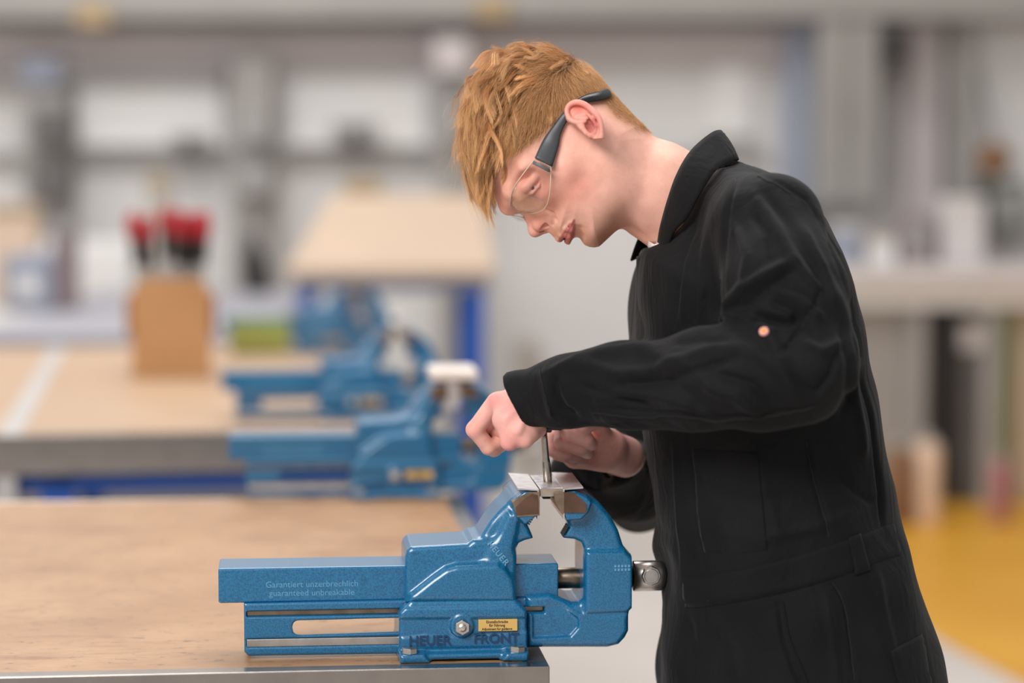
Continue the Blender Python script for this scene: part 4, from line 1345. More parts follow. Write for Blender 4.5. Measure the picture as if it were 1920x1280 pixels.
lo, hi = bounds([p for k in NH + NH2 for p in k[1]], 24)
gn_ = grip_hand(NH[:6], lo, hi)
g2 = grip_hand(NH2, lo, hi)
gn_.F = smin(gn_.F, g2.F, 5.0)
g3 = grip_hand(NH[6:], lo, hi)
gn_.F = smin(gn_.F, g3.F, 3.0)
# tendon ridges and knuckle dimples on the back of the hand
for a, b in (((985, 740, -104), (932, 752, -84)), ((985, 752, -108), (948, 786, -103)), ((990, 764, -108), (972, 808, -109))):
    gn_.cone(B(*a), B(*b), 2.0, 2.6, 5)
nv, nq = gn_.mesh(2)
# far hand (right hand): a thumb-up fist seen from its palm side
FH = [
    [('palm', [(1170, 856, 88), (1135, 842, 66)], [23, 22], 0),
     ('palm', [(1135, 840, 66), (1078, 812, 70)], [20, 15], 8),
     ('palm', [(1135, 845, 66), (1062, 838, 72)], [20, 14], 8),
     ('palm', [(1130, 850, 62), (1078, 858, 70)], [17, 12], 8),
     ('thenar', [(1144, 838, 58), (1122, 826, 46)], [15, 11], 8)],
    [('index', [(1076, 782, 36), (1066.5, 812, 13), (1100, 825, 13), (1108, 832, 28)], [9.6, 8.7, 8.2, 7.2], 1.0)],
    [('middle', [(1058, 786, 46), (1053, 829, 23), (1090, 841, 23), (1101, 848, 38)], [9.6, 8.7, 8.2, 7.2], 1.0)],
    [('ring', [(1043, 792, 56), (1037, 842, 35), (1062, 852, 33), (1082, 857, 46)], [9.2, 8.2, 7.8, 7], 1.0)],
    [('little', [(1040, 800, 68), (1046, 850, 50), (1078, 860, 46), (1096, 862, 54)], [8.6, 7.6, 7.2, 6.6], 1.0)],
    [('thumb', [(1140, 826, 60), (1120, 792, 30), (1092, 799, 6)], [10, 8.2, 7.4], 1.0)],
]
FH = [[(n_, [(a, b, c - 14) for a, b, c in pp], r_, k_) for n_, pp, r_, k_ in f] for f in FH]
lo, hi = bounds([p for f in FH for k in f for p in k[1]], 26)
gf = grip_hand(FH[0], lo, hi)
for f in FH[1:]:
    g2 = grip_hand(f, lo, hi)
    gf.F = smin(gf.F, g2.F, 5.0 if f[0][0] == 'thumb' else 0.8)
fv, fq = gf.mesh(2)
def hand_cols(v, spots):
    c = np.tile(np.array(lin(232, 176, 164)[:3], dtype=np.float32), (len(v), 1))
    for p, r, col, w in spots:
        d = np.linalg.norm(v - B(*p), axis=1)
        c = putc(c, w * np.exp(-(d / r) ** 2), col)
    return c
nc = hand_cols(nv, [((930, 745, -82), 12, (222, 138, 134), 0.7), ((955, 832, -104), 14, (224, 146, 138), 0.7), ((888, 806, -74), 12, (228, 158, 142), 0.5), ((962, 765, -108), 14, (224, 144, 140), 0.5), ((930, 835, -60), 16, (226, 166, 142), 0.6), ((1012, 790, -50), 16, (222, 150, 122), 0.6)])
fc = hand_cols(fv, [((1066, 813, 4), 9, (222, 140, 134), 0.7), ((1053, 831, 14), 9, (222, 140, 134), 0.7), ((1037, 844, 26), 9, (222, 146, 134), 0.7), ((1135, 830, 45), 25, (214, 138, 128), 0.6), ((1100, 860, 45), 20, (214, 146, 124), 0.5)])

# ---- the body inside the clothes: chest, arms, legs in one coarse skin
gb = Grid((-180, -300, -1490), (420, 330, 70), 7.0)
gb.chain([B(1290, 380), B(1390, 500), B(1440, 760), B(1470, 1000), B(1490, 1150)], [50, 88, 84, 82, 90], 25)
for s in (-1, 1):
    gb.cone(B(1400, 450, 0), B(1440, 450, 125 * s), 55, 30, 20)
gb.chain([B(1444, 450, -132), B(1480, 560, -195), B(1495, 712, -245)], [32, 32, 30], 20)
gb.chain([B(1495, 712, -245), B(1330, 715, -205), B(1180, 728, -155), B(1020, 750, -98)], [32, 32, 26, 20], 14)
gb.chain([B(1410, 460, 135), B(1310, 660, 230), B(1215, 915, 280)], [40, 36, 32], 20)
gb.chain([B(1215, 915, 280), B(1190, 880, 180), B(1158, 855, 86)], [30, 27, 21], 14)
ZF = -HO[2] * 1000
for s in (-1, 1):
    gb.chain([B(1490, 1180, 85 * s), np.array([215, 95 * s, -900.0]), np.array([218, 100 * s, ZF + 110])], [82, 56, 42], 20)
bv, bq = gb.mesh(1)
bc = np.tile(np.array(lin(232, 182, 164)[:3], dtype=np.float32), (len(bv), 1))

allv, allq, allc, off = [], [], [], 0
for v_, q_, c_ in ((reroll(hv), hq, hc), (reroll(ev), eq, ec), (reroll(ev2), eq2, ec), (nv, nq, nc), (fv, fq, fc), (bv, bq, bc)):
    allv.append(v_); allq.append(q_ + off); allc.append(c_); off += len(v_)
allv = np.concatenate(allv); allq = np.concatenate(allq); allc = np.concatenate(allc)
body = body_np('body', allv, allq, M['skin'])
ca = body.data.color_attributes.new('Col', 'FLOAT_COLOR', 'POINT')
ca.data.foreach_set('color', np.concatenate([allc, np.ones((len(allc), 1))], 1).astype(np.float32).ravel())

# ---- eyes
t = NT('eye_white'); t.col(lin(206, 190, 182)); t.set(Roughness=0.15); M['eye'] = t.m
M['iris'] = mat('iris_grey', lin(70, 72, 70), 0.15)
M['pupil'] = mat('pupil_black', lin(12, 12, 12), 0.1)
def ball(name, c, r, m, parent):
    bm = bmesh.new(); bmesh.ops.create_uvsphere(bm, u_segments=24, v_segments=14, radius=r)
    o = from_bm(name, bm, m, parent, True); o.location = c; return o
for s in (-1, 1):
    p = H(1001, 350, -36.6); p[1] = s * abs(p[1])
    gz = reroll(np.array([-0.16, s * 0.95, -0.20])); gz /= np.linalg.norm(gz)
    c = mmw(reroll(p)) - PO
    e = ball('eye', tuple(c), 0.01295, M['eye'], body)
    ball('iris', tuple(gz * 0.0088), 0.0046, M['iris'], e)
    lash = []
    for a_ in ((983, 365, -44.5), (990, 353, -50.3), (1000, 341, -52.4), (1012, 332.5, -50.5)):
        p = H(*a_); p[1] = s * abs(p[1]); lash.append(tuple(mmw(reroll(p)) - PO))
    tube('eyelashes', lash, [0.0004, 0.0009, 0.0010, 0.0006], M['pupil'], body, 6)
# ---- eyelashes and brows are part of the hair below

# ---- coveralls
t = NT('black_twill')
v = t.obj()
wv = t.n('ShaderNodeTexWave', wave_type='BANDS', bands_direction='DIAGONAL')
wv.inputs['Scale'].default_value = 420
t.l(v, wv.inputs['Vector'])
f1 = t.noise(9, 5, 0.6, vec=v)
cb = t.ramp(f1, [(0.3, lin(14, 14, 15)), (0.7, lin(23, 23, 24))])
dust = t.ramp(t.noise(900, 1, 0.5, vec=v), [(0.80, (0, 0, 0, 1)), (0.84, (0.5, 0.5, 0.5, 1))])
t.col(t.mix(dust, cb, lin(120, 116, 112)))
t.set(Roughness=0.78, Specular_IOR_Level=0.14, Sheen_Weight=0.05, Sheen_Roughness=0.45)
wr_ = t.noise(16, 4, 0.55, vec=t.obj((1.0, 1.0, 0.55)), dist=0.8)
b1 = t.n('ShaderNodeBump'); b1.inputs['Strength'].default_value = 0.5; b1.inputs['Distance'].default_value = 0.011
t.l(wr_, b1.inputs['Height'])
b2 = t.n('ShaderNodeBump'); b2.inputs['Strength'].default_value = 0.12; b2.inputs['Distance'].default_value = 0.0004
t.l(wv.outputs['Fac'], b2.inputs['Height']); t.l(b1.outputs['Normal'], b2.inputs['Normal']); t.l(b2.outputs['Normal'], t.b.inputs['Normal'])
M['cloth'] = t.m
M['clothseam'] = mat('black_thread', lin(18, 18, 18), 0.8)

TOR = [(1262, 418), (1232, 452), (1203, 470), (1198, 500), (1196, 545), (1193, 600), (1190, 660), (1196, 740), (1208, 820), (1218, 880), (1226, 930), (1232, 985), (1229, 1040), (1236, 1090), (1243, 1130), (1244, 1170), (1238, 1215), (1236, 1280), (1236, 1400),
       (1800, 1400), (1768, 1282), (1750, 1212), (1732, 1150), (1713, 1090), (1699, 1036), (1691, 1000), (1679, 950), (1663, 880), (1646, 790), (1628, 690), (1612, 600), (1594, 528), (1571, 462), (1543, 408), (1508, 368), (1465, 340), (1420, 320), (1385, 304), (1340, 306), (1296, 350)]
TXZ = np.array([(B(a, b)[0], B(a, b)[2]) for a, b in TOR])
tw = rbf([(1430, 400, 190, 95), (1330, 400, 120, 70), (1520, 440, 170, 95), (1230, 560, 120, 80), (1400, 560, 165, 110), (1560, 560, 150, 100), (1400, 760, 158, 110), (1600, 800, 150, 100), (1240, 900, 130, 95), (1450, 950, 160, 110), (1650, 1000, 150, 95),
          (1270, 1120, 140, 95), (1480, 1120, 176, 110), (1700, 1120, 160, 95), (1300, 1300, 165, 110), (1500, 1300, 182, 120), (1720, 1300, 170, 110)], 42.0)
gc = Grid((-110, -325, -625), (425, 345, 60), 2.9)
x2, z2 = np.broadcast_arrays(gc.ax[0][:, None], gc.ax[2][None, :])
s2 = -poly2d(x2, z2, TXZ); wr = tw(x2, z2); W2, R2 = wr[..., 0], wr[..., 1]
val = (np.abs(gc.ax[1])[None, :, None] / W2[:, None, :]) ** 2.6 + np.maximum(1 - s2 / R2, 0)[:, None, :] ** 2.2 - 1
gr = np.gradient(val, gc.h); gn = np.sqrt(gr[0] ** 2 + gr[1] ** 2 + gr[2] ** 2)
gc.F = np.clip(val / np.maximum(gn, 0.004), -80, 80).astype(np.float32)
del val, gr, gn
# neck opening
gc.cone(B(1180, 360, 0), B(1345, 408, 0), 57, 58, 3, 's')
# far arm and far chest
gc.chain([B(1390, 420, 150), B(1300, 660, 225), B(1205, 918, 280)], [66, 60, 46], 26)
gc.chain([B(1205, 922, 280), B(1180, 905, 190), B(1150, 862, 96)], [46, 42, 33], 16)
gc.chain([B(1085, 884, 130), B(1150, 905, 170)], [28, 40], 20)
gc.ell(B(1255, 590, 80), (46, 60, 90), 20)
# near arm: shoulder, upper arm, elbow, forearm
gc.chain([B(1440, 428, -132), B(1474, 548, -190), B(1500, 690, -236)], [56, 58, 50], 26)
sleeve = [(1505, 700, -240), (1420, 705, -226), (1320, 712, -202), (1180, 724, -156), (1060, 734, -116), (968, 752, -88), (930, 772, -80)]
gc.chain([B(*p) for p in sleeve], [48, 51, 50, 42.5, 36, 26.5, 26], 14)
gc.ell(B(1222, 1080, -50), (24, 84, 27), 16, 's')
# cuffs: cut square and hollow
def cut(c, n, reach, inner_pts, inner_r):
    c = np.asarray(c); n = np.asarray(n, dtype=float); n /= np.linalg.norm(n)
    lo, hi = c - reach, c + reach
    def fn(x, y, z):
        hs = (x - c[0]) * n[0] + (y - c[1]) * n[1] + (z - c[2]) * n[2]
        ball = np.sqrt((x - c[0]) ** 2 + (y - c[1]) ** 2 + (z - c[2]) ** 2) - reach * 0.9
        return np.maximum(-hs, ball)
    gc.op(fn, 's', 0.0, lo, hi)
    gc.chain(inner_pts, inner_r, 1.5, 's')
c0 = B(968, 752, -88)
cut(c0, (-0.87, 0.22, -0.44), 62, [B(930, 760, -80), B(968, 752, -88), B(1020, 745, -102)], [21.5, 21.5, 22.5])
c1 = B(1146, 848, 88)
cut(c1, (-0.93, -0.3, 0.16), 55, [B(1120, 842, 70), B(1146, 848, 88), B(1172, 868, 120)], [26, 26, 24])

PXMM = MY / FPX * 1000
def seen(p):
    """body frame points -> photo px"""
    w = p * 0.001 + HO
    d = w - np.array([0, 0, CZ])
    f = d[:, 1] * math.cos(TH) - d[:, 2] * math.sin(TH)
    u = d[:, 0] / f
    vv = (d[:, 1] * math.sin(TH) + d[:, 2] * math.cos(TH)) / f
    return 960 + FPX * u, 640 - FPX * vv
# folds and seams of the near side: (points, height mm, half width px)
FOLDS = [
    ([(1376, 338), (1362, 400), (1353, 470), (1354, 540), (1360, 590)], -4.0, 7),
    ([(1384, 345), (1374, 410), (1366, 480), (1366, 560)], 2.5, 9),
    ([(1417, 366), (1452, 424), (1487, 484), (1520, 524), (1540, 545)], 5.0, 12),
    ([(1432, 362), (1480, 420), (1522, 492), (1548, 545)], -3.5, 12),
    ([(1487, 488), (1440, 512), (1392, 540), (1366, 572), (1356, 604)], 6.0, 12),
    ([(1490, 508), (1450, 534), (1410, 560), (1384, 590)], -4.5, 11),
    ([(1540, 546), (1516, 590), (1490, 630), (1462, 668)], -3.5, 5),
    ([(1400, 594), (1440, 600), (1480, 604), (1500, 590)], -9.0, 12),
    ([(1340, 604), (1390, 592), (1420, 602), (1440, 628), (1462, 668), (1490, 700)], 6.0, 14),
    ([(1470, 680), (1500, 720), (1530, 735), (1556, 700), (1570, 650)], -4.0, 10),
    ([(1558, 520), (1584, 600), (1600, 680), (1596, 740)], 3.0, 12),
    ([(1572, 610), (1590, 680), (1592, 750), (1570, 790)], -3.5, 9),
    ([(1180, 648), (1240, 664), (1300, 690), (1350, 740)], 3.5, 16),
    ([(1200, 690), (1250, 712), (1300, 744), (1320, 770)], -4.0, 16),
    ([(1060, 690), (1110, 684), (1160, 700), (1200, 740)], 3.0, 14),
    ([(1036, 702), (1044, 742), (1056, 768), (1080, 786)], -5.0, 9),
    ([(1016, 706), (1026, 750), (1034, 786)], 2.5, 8),
    ([(1100, 760), (1200, 772), (1320, 778), (1440, 776), (1540, 756)], -1.6, 4),
    ([(1120, 790), (1180, 780), (1250, 790)], 2.5, 10),
    ([(1356, 640), (1420, 660), (1470, 700), (1500, 752)], 4.0, 18),
    ([(1250, 640), (1320, 632), (1380, 640)], -3.0, 12),
    ([(1420, 322), (1466, 346), (1510, 376), (1548, 424), (1580, 500), (1600, 580), (1618, 680)], -2.0, 4),
    ([(1620, 690), (1626, 760), (1640, 860), (1652, 930), (1660, 985)], -4.0, 5),
    ([(1600, 700), (1606, 790), (1618, 860)], 3.0, 9),
    ([(1308, 400), (1286, 460), (1274, 540), (1266, 600)], -2.0, 6),
    ([(1338, 370), (1322, 450), (1316, 540), (1312, 610)], 2.5, 10),
    ([(1290, 470), (1280, 540), (1278, 600)], 2.0, 8),
    ([(1510, 820), (1520, 880), (1540, 960), (1552, 1010)], -2.2, 4),
    ([(1520, 820), (1530, 880), (1550, 950), (1562, 1000)], 1.6, 6),
    ([(1290, 830), (1296, 900), (1304, 980), (1318, 1060)], -2.2, 6),
    ([(1330, 840), (1340, 930), (1360, 1000), (1380, 1060)], 2.5, 12),
    ([(1420, 840), (1440, 940), (1460, 1010)], 2.0, 14),
    ([(1262, 830), (1268, 920), (1276, 1010), (1280, 1080)], 2.0, 6),
    ([(1560, 1088), (1580, 1130), (1592, 1200), (1600, 1280)], -2.5, 5),
    ([(1548, 1110), (1560, 1190), (1570, 1280)], 3.0, 8),
    ([(1460, 1130), (1470, 1200), (1492, 1262), (1510, 1290)], -3.0, 6),
    ([(1340, 1150), (1370, 1210), (1390, 1290)], 2.5, 14),
    ([(1640, 1060), (1660, 1150), (1680, 1240)], 2.0, 10),
    ([(1290, 1150), (1300, 1230), (1296, 1290)], -2.0, 10),
    ([(1010, 706), (1100, 668), (1180, 652), (1250, 642)], 3.5, 12),
    ([(1150, 702), (1230, 692), (1300, 662), (1370, 642)], 4.5, 13),
    ([(1160, 722), (1240, 716), (1310, 692), (1380, 666)], -4.5, 10),
    ([(1120, 742), (1200, 736), (1290, 760), (1360, 790)], 3.5, 12),
    ([(1090, 722), (1160, 746), (1220, 760)], -3.5, 10),
    ([(1320, 720), (1380, 740), (1430, 780)], 4.5, 12),
    ([(1340, 700), (1410, 720), (1460, 770)], -4.5, 10),
    ([(1380, 420), (1402, 480), (1392, 530)], 4.0, 9),
    ([(1500, 420), (1545, 500), (1562, 580)], 4.0, 11),
    ([(1450, 540), (1500, 562), (1540, 600)], 4.0, 10),
    ([(1440, 562), (1490, 586), (1520, 620)], -5.0, 10),
    ([(1500, 640), (1540, 660), (1580, 640)], 4.0, 10),
    ([(1410, 400), (1440, 440), (1450, 500)], -3.0, 9),
    ([(1300, 860), (1350, 900), (1420, 920), (1500, 900)], 2.0, 16),
    ([(1350, 990), (1420, 1010), (1520, 990), (1620, 950)], 2.5, 12),
    ([(1560, 880), (1600, 920), (1640, 940)], -2.5, 10),
]
def seg_dist(px, py, pts):
    d = np.full(px.shape, 1e9); tt = np.zeros(px.shape)
    n = len(pts) - 1
    for i in range(n):
        a = np.array(pts[i], dtype=float); b = np.array(pts[i + 1], dtype=float); e = b - a
        t_ = np.clip(((px - a[0]) * e[0] + (py - a[1]) * e[1]) / (e @ e), 0, 1)
        dd = np.hypot(px - a[0] - e[0] * t_, py - a[1] - e[1] * t_)
        m_ = dd < d
        d = np.where(m_, dd, d); tt = np.where(m_, (i + t_) / n, tt)
    return d, tt
rng = np.random.default_rng(4)
WV = [(rng.normal(size=3), rng.uniform(0, 6.28), rng.uniform(0.035, 0.10), rng.uniform(0.25, 0.75)) for _ in range(18)]
def cloth_disp(p, n):
    """outward displacement, mm"""
    px, py = seen(p)
    near = np.clip(-n[:, 1] * 1.8 + 0.35, 0, 1)
    d = np.zeros(len(p))
    for pts, h, w in FOLDS:
        ds, tt = seg_dist(px, py, pts)
        d += 1.35 * h * np.exp(-(ds / (0.8 * w)) ** 2) * np.clip(np.minimum(tt, 1 - tt) * 5 + 0.25, 0, 1) * near
    for k, ph, fq_, a in WV:
        k = k / np.linalg.norm(k) * np.array([1.0, 1.0, 0.55])
        d += a * np.sin(fq_ * (p @ k) + ph + 1.5 * np.sin(0.03 * p[:, 2] + ph))
    return d
cv, cq = gc.mesh(2, blur=1)
cn = gc.grad(cv); cn /= np.maximum(np.linalg.norm(cn, axis=1, keepdims=True), 1e-6)
cv2 = cv + cn * cloth_disp(cv, cn)[:, None]
# trouser legs below the frame, down to the shoes
gl = Grid((20, -215, -1420), (400, 215, -560), 7.0)
for s in (-1, 1):
    gl.chain([np.array([222, 92 * s, -560.0]), np.array([222, 98 * s, -900.0]), np.array([222, 102 * s, ZF + 62])], [104, 84, 66], 14)
gl.op(lambda x, y, z: (ZF + 62) - z + 0 * x + 0 * y, 'i', 0.0)
gl.ell((218, 0, -600), (130, 165, 110), 40)
lv, lq = gl.mesh(1)
coverall = body_np('coverall', np.concatenate([cv2, lv]), np.concatenate([cq, lq + len(cv2)]), M['cloth'])
coverall['label'] = 'black twill coveralls'
# shoes
M['shoe'] = mat('black_boot', lin(26, 25, 25), 0.45)
for s in (-1, 1):
    g = Grid((60, 30 * 1, ZF - 2), (290, 180, ZF + 110), 4.5)
    g.chain([(232, 102, ZF + 40), (232, 102, ZF + 95)], [44, 42], 10)
    g.chain([(240, 102, ZF + 34), (170, 104, ZF + 38), (110, 106, ZF + 30)], [36, 40, 32], 16)
    g.op(lambda x, y, z: (ZF + 2) - z + 0 * x + 0 * y, 'i', 1.0)
    a, b = g.mesh(1)
    if s < 0: a = a * np.array([1, -1, 1]); b = b[:, ::-1]
    body_np('shoe', a, b, M['shoe'])

# ---- pieces sewn on the coveralls
def drape(px, py, off):
    """point of the near cloth seen at a photo point, pushed out by off mm, with its normal"""
    c = -150.0
    for _ in range(4):
        p = B(px, py, c)
        i = (p[0] - gc.lo[0]) / gc.h; k = (p[2] - gc.lo[2]) / gc.h
        i = int(np.clip(round(float(i)), 0, gc.n[0] - 1)); k = int(np.clip(round(float(k)), 0, gc.n[2] - 1))
        col = gc.F[i, :, k]
        j = int(np.argmax(col < 0))
        if not (col < 0).any(): break
        f0, f1_ = float(col[j - 1]), float(col[j])
        c = float(gc.ax[1][j - 1] + (f0 / (f0 - f1_)) * gc.h)
    p = B(px, py, c).astype(np.float32)[None]
    for _ in range(2):
        g_ = gc.grad(p); p = p - (gc.sample(p) / np.maximum((g_ ** 2).sum(1), 0.09))[:, None] * g_
    n = gc.grad(p); n /= np.linalg.norm(n)
    return (p + n * (cloth_disp(p, n)[:, None] + off))[0], n[0]
def thick_sheet(name, rows, th, m, parent, normals=None, mm=True):
    """closed sheet from a grid of points (rows x cols x 3) with a thickness along the normals"""
    R = np.asarray(rows, dtype=float)
    nr, nc_ = R.shape[:2]
    if normals is None:
        du = np.gradient(R, axis=1); dv = np.gradient(R, axis=0)
        n = np.cross(du, dv); n /= np.maximum(np.linalg.norm(n, axis=2, keepdims=True), 1e-9)
    else:
        n = np.asarray(normals)
    A = R.reshape(-1, 3); Bk = (R - n * th).reshape(-1, 3)
    V_ = np.concatenate([A, Bk]); N = nr * nc_
    f = []
    for i in range(nr - 1):
        for j in range(nc_ - 1):
            a = i * nc_ + j
            f.append((a, a + 1, a + nc_ + 1, a + nc_)); f.append((N + a, N + a + nc_, N + a + nc_ + 1, N + a + 1))
    for j in range(nc_ - 1):
        f.append((j, N + j, N + j + 1, j + 1)); a = (nr - 1) * nc_ + j; f.append((a, a + 1, N + a + 1, N + a))
    for i in range(nr - 1):
        a = i * nc_; f.append((a, a + nc_, N + a + nc_, N + a)); a += nc_ - 1; f.append((a, N + a, N + a + nc_, a + nc_))
    bm = bmesh.new()
    vs = [bm.verts.new(p) for p in (mmw(V_) - PO)]
    for q in f: bm.faces.new([vs[k] for k in q])
    o = from_bm(name, bm, m, parent, True)
    return o
def patch(name, top, bot, nu, nv_, off, th, m=None):
    top = spline(top, 8); bot = spline(bot, 8)
    ti = np.linspace(0, len(top) - 1, nu); bi = np.linspace(0, len(bot) - 1, nu)
    T = np.stack([np.interp(ti, range(len(top)), top[:, k]) for k in (0, 1)], 1)
    Bt = np.stack([np.interp(bi, range(len(bot)), bot[:, k]) for k in (0, 1)], 1)
    rows, ns = [], []
    for j in range(nv_):
        w = j / (nv_ - 1)
        e = -1.2 if j in (0, nv_ - 1) else 0.0
        r_, n_ = zip(*[drape(*(T[i] * (1 - w) + Bt[i] * w), off + e) for i in range(nu)])
        rows.append(r_); ns.append(n_)
    return thick_sheet(name, rows, th, m or M['cloth'], coverall, ns)
patch('waistband', [(1284, 1081), (1330, 1076), (1450, 1052), (1560, 1020), (1630, 998), (1680, 979)], [(1286, 1139), (1330, 1136), (1450, 1116), (1560, 1086), (1640, 1056), (1688, 1040)], 66, 7, 1.5, 2.6)
patch('belt_loop', [(1588, 1008), (1612, 1000)], [(1604, 1078), (1630, 1068)], 5, 8, 3.0, 3.0)
patch('chest_pocket', [(1296, 836), (1360, 838), (1420, 842)], [(1318, 1040), (1380, 1044), (1440, 1036)], 18, 18, 0.7, 2.0)
patch('hip_pocket', [(1668, 1220), (1700, 1204), (1730, 1188)], [(1690, 1300), (1716, 1294), (1744, 1290)], 12, 12, 2.2, 3.0)
patch('trouser_pocket_edge', [(1462, 1130), (1474, 1200), (1500, 1262), (1512, 1300)], [(1470, 1128), (1483, 1196), (1509, 1258), (1521, 1296)], 26, 3, 1.6, 2.4)
def seam(pts, off=0.4, r=0.55, n=40):
    s = spline(pts, 8)
    ii = np.linspace(0, len(s) - 1, n)
    q = [drape(np.interp(i, range(len(s)), s[:, 0]), np.interp(i, range(len(s)), s[:, 1]), off)[0] for i in ii]
    return tube('seam', [tuple(mmw(p) - PO) for p in q], r * 0.001, M['clothseam'], coverall, 6)
seam([(1379, 336), (1364, 400), (1355, 470), (1356, 540), (1362, 588)])
seam([(1420, 330), (1470, 356), (1514, 388), (1548, 436), (1576, 500), (1596, 580), (1612, 670)])
seam([(1540, 548), (1516, 590), (1490, 630), (1464, 664)])
seam([(1110, 776), (1200, 780), (1320, 784), (1440, 780), (1530, 762)])
seam([(1512, 826), (1522, 880), (1542, 960), (1554, 1008)])
seam([(1562, 1092), (1582, 1130), (1594, 1200), (1602, 1276)])
seam([(1012, 690), (1024, 740), (1034, 780)])
# collar
NEAR = [((1236, 453, -40), (1257, 457, -60)), ((1241, 424, -52), (1266, 434, -72)), ((1254, 376, -62), (1291, 406, -88)), ((1271, 328, -64), (1312, 366, -94)), ((1296, 285, -56), (1340, 323, -84)), ((1333, 251, -30), (1368, 303, -46)), ((1350, 247, 0), (1382, 300, 0))]
FAR = [((1336, 258, 30), (1372, 310, 46)), ((1300, 296, 56), (1340, 340, 84)), ((1270, 340, 64), (1300, 384, 92)), ((1246, 390, 62), (1262, 430, 86)), ((1222, 424, 52), (1222, 470, 76)), ((1203, 440, 40), (1184, 490, 62))]
ctl = NEAR + FAR
T3 = spline([B(*a) for a, b in ctl], 6); O3 = spline([B(*b) for a, b in ctl], 6)
cen = B(1300, 380, 0)
rows = []
for j in range(7):
    w = j / 6
    bul = 2.5 * math.sin(math.pi * w)
    r_ = T3 * (1 - w) + O3 * w
    d_ = r_ - np.array([r_[:, 0] * 0 + cen[0], 0 * r_[:, 1], r_[:, 2] * 0 + cen[2]]).T
    d_[:, 0] *= 0.6
    d_ /= np.linalg.norm(d_, axis=1, keepdims=True)
    rows.append(r_ + d_ * bul)
col_o = thick_sheet('collar', rows, 2.4, M['cloth'], coverall)
# collar stand inside
S3 = spline([B(a[0] + 6, a[1] + 4, a[2] * 0.96) for a, b in ctl], 6)
S4 = spline([B(a[0] + 14, a[1] + 30, a[2] * 1.0) for a, b in ctl], 6)
thick_sheet('collar_stand', [S3 * (1 - w) + S4 * w for w in (0, 0.33, 0.66, 1)], 2.0, M['cloth'], coverall)
# near lapel edge and the bit of white undershirt
M['tee'] = mat('white_tee', lin(226, 220, 214), 0.8)
tee = [[B(1218, 452, -16), B(1228, 458, -26), B(1240, 455, -36)], [B(1216, 460, -17), B(1228, 465, -27), B(1244, 461, -38)], [B(1222, 474, -14), B(1236, 476, -24), B(1250, 470, -34)]]
thick_sheet('undershirt', tee, 1.5, M['tee'], person)
lap = [[B(1198, 480, 10), B(1199, 482, -12), B(1222, 470, -34), B(1250, 461, -52)], [B(1196, 540, 10), B(1198, 540, -14), B(1222, 530, -50), B(1256, 520, -78)], [B(1193, 700, 10), B(1196, 700, -14), B(1224, 700, -64), B(1262, 700, -98)]]
lap = [spline(r, 5) for r in lap]
lap = np.array(lap); lap = np.stack([spline(lap[:, j], 6) for j in range(lap.shape[1])], 1)
thick_sheet('lapel', lap, 2.2, M['cloth'], coverall)
# cuff band
def cuff_band(c, axis, r0, r1, L, name):
    c = np.asarray(c); a = np.asarray(axis, dtype=float); a /= np.linalg.norm(a)
    u = np.cross(a, [0, 0, 1.0]); u /= np.linalg.norm(u); w = np.cross(a, u)
    rows = []
    for j in range(5):
        f = j / 4
        ang = np.linspace(0, 2 * math.pi, 41)
        r_ = r0 + (r1 - r0) * f
        rows.append(c + a * (L * f) + np.outer(np.cos(ang), u) * r_ + np.outer(np.sin(ang), w) * r_)
    return thick_sheet(name, rows, 2.2, M['cloth'], coverall)
ax_ = B(1060, 734, -116) - B(968, 752, -88)
# badge on the sleeve
p, n = drape(1436, 630, 1.0)
n = Vector(n)
bg = bmesh.new(); add_cyl(bg, (0, 0, 0), (0, 0, 0.002), 0.0046, 0.0043, 24)
b_ = from_bm('badge', bg, mat('pink_badge', lin(244, 170, 170), 0.4), coverall); b_['label'] = 'small pink and orange round badge'
b_.location = mmw(p) - PO; b_.rotation_euler = n.to_track_quat('Z', 'Y').to_euler()
bg = bmesh.new(); add_cyl(bg, (0, 0, 0.0015), (0, 0, 0.0026), 0.0030, 0.0028, 20)
from_bm('badge_centre', bg, mat('orange_badge', lin(240, 150, 60), 0.4), b_)

# ------------------------------------------------------------------ safety glasses
glasses = empty('safety_glasses', tuple(mmw(reroll(H(970, 390, 0)))))
tag(glasses, 'clear safety glasses with dark grey arms worn by the person', 'glasses')
GO = np.array(glasses.location)
t = NT('clear_lens')
nt = t.t
for nd in list(nt.nodes):
    if nd.type != 'OUTPUT_MATERIAL': nt.nodes.remove(nd)
out = [n for n in nt.nodes if n.type == 'OUTPUT_MATERIAL'][0]
tr = nt.nodes.new('ShaderNodeBsdfTransparent'); tr.inputs[0].default_value = (0.97, 0.955, 0.95, 1)
gl_ = nt.nodes.new('ShaderNodeBsdfGlossy'); gl_.inputs[0].default_value = (1, 1, 1, 1); gl_.inputs[1].default_value = 0.02
fz = nt.nodes.new('ShaderNodeFresnel'); fz.inputs[0].default_value = 1.28
mx = nt.nodes.new('ShaderNodeMixShader')
mt_ = nt.nodes.new('ShaderNodeMath'); mt_.operation = 'MULTIPLY'; mt_.inputs[1].default_value = 0.35; nt.links.new(fz.outputs[0], mt_.inputs[0])
nt.links.new(mt_.outputs[0], mx.inputs[0]); nt.links.new(tr.outputs[0], mx.inputs[1]); nt.links.new(gl_.outputs[0], mx.inputs[2]); nt.links.new(mx.outputs[0], out.inputs[0])
M['lens'] = t.m
M['lensrim'] = mat('lens_edge', lin(216, 196, 170), 0.15, spec=0.8)
M['arm'] = mat('dark_grey_nylon', lin(66, 68, 72), 0.42)
M['armtip'] = mat('black_rubber', lin(24, 24, 26), 0.3)
def gsheet(name, rows, th, m, parent=None):
    o = thick_sheet(name, reroll(np.array(rows)), th, m, None)
    o.data.transform(Matrix.Translation(Vector(PO - GO)))
    o.parent = parent or glasses
    return o
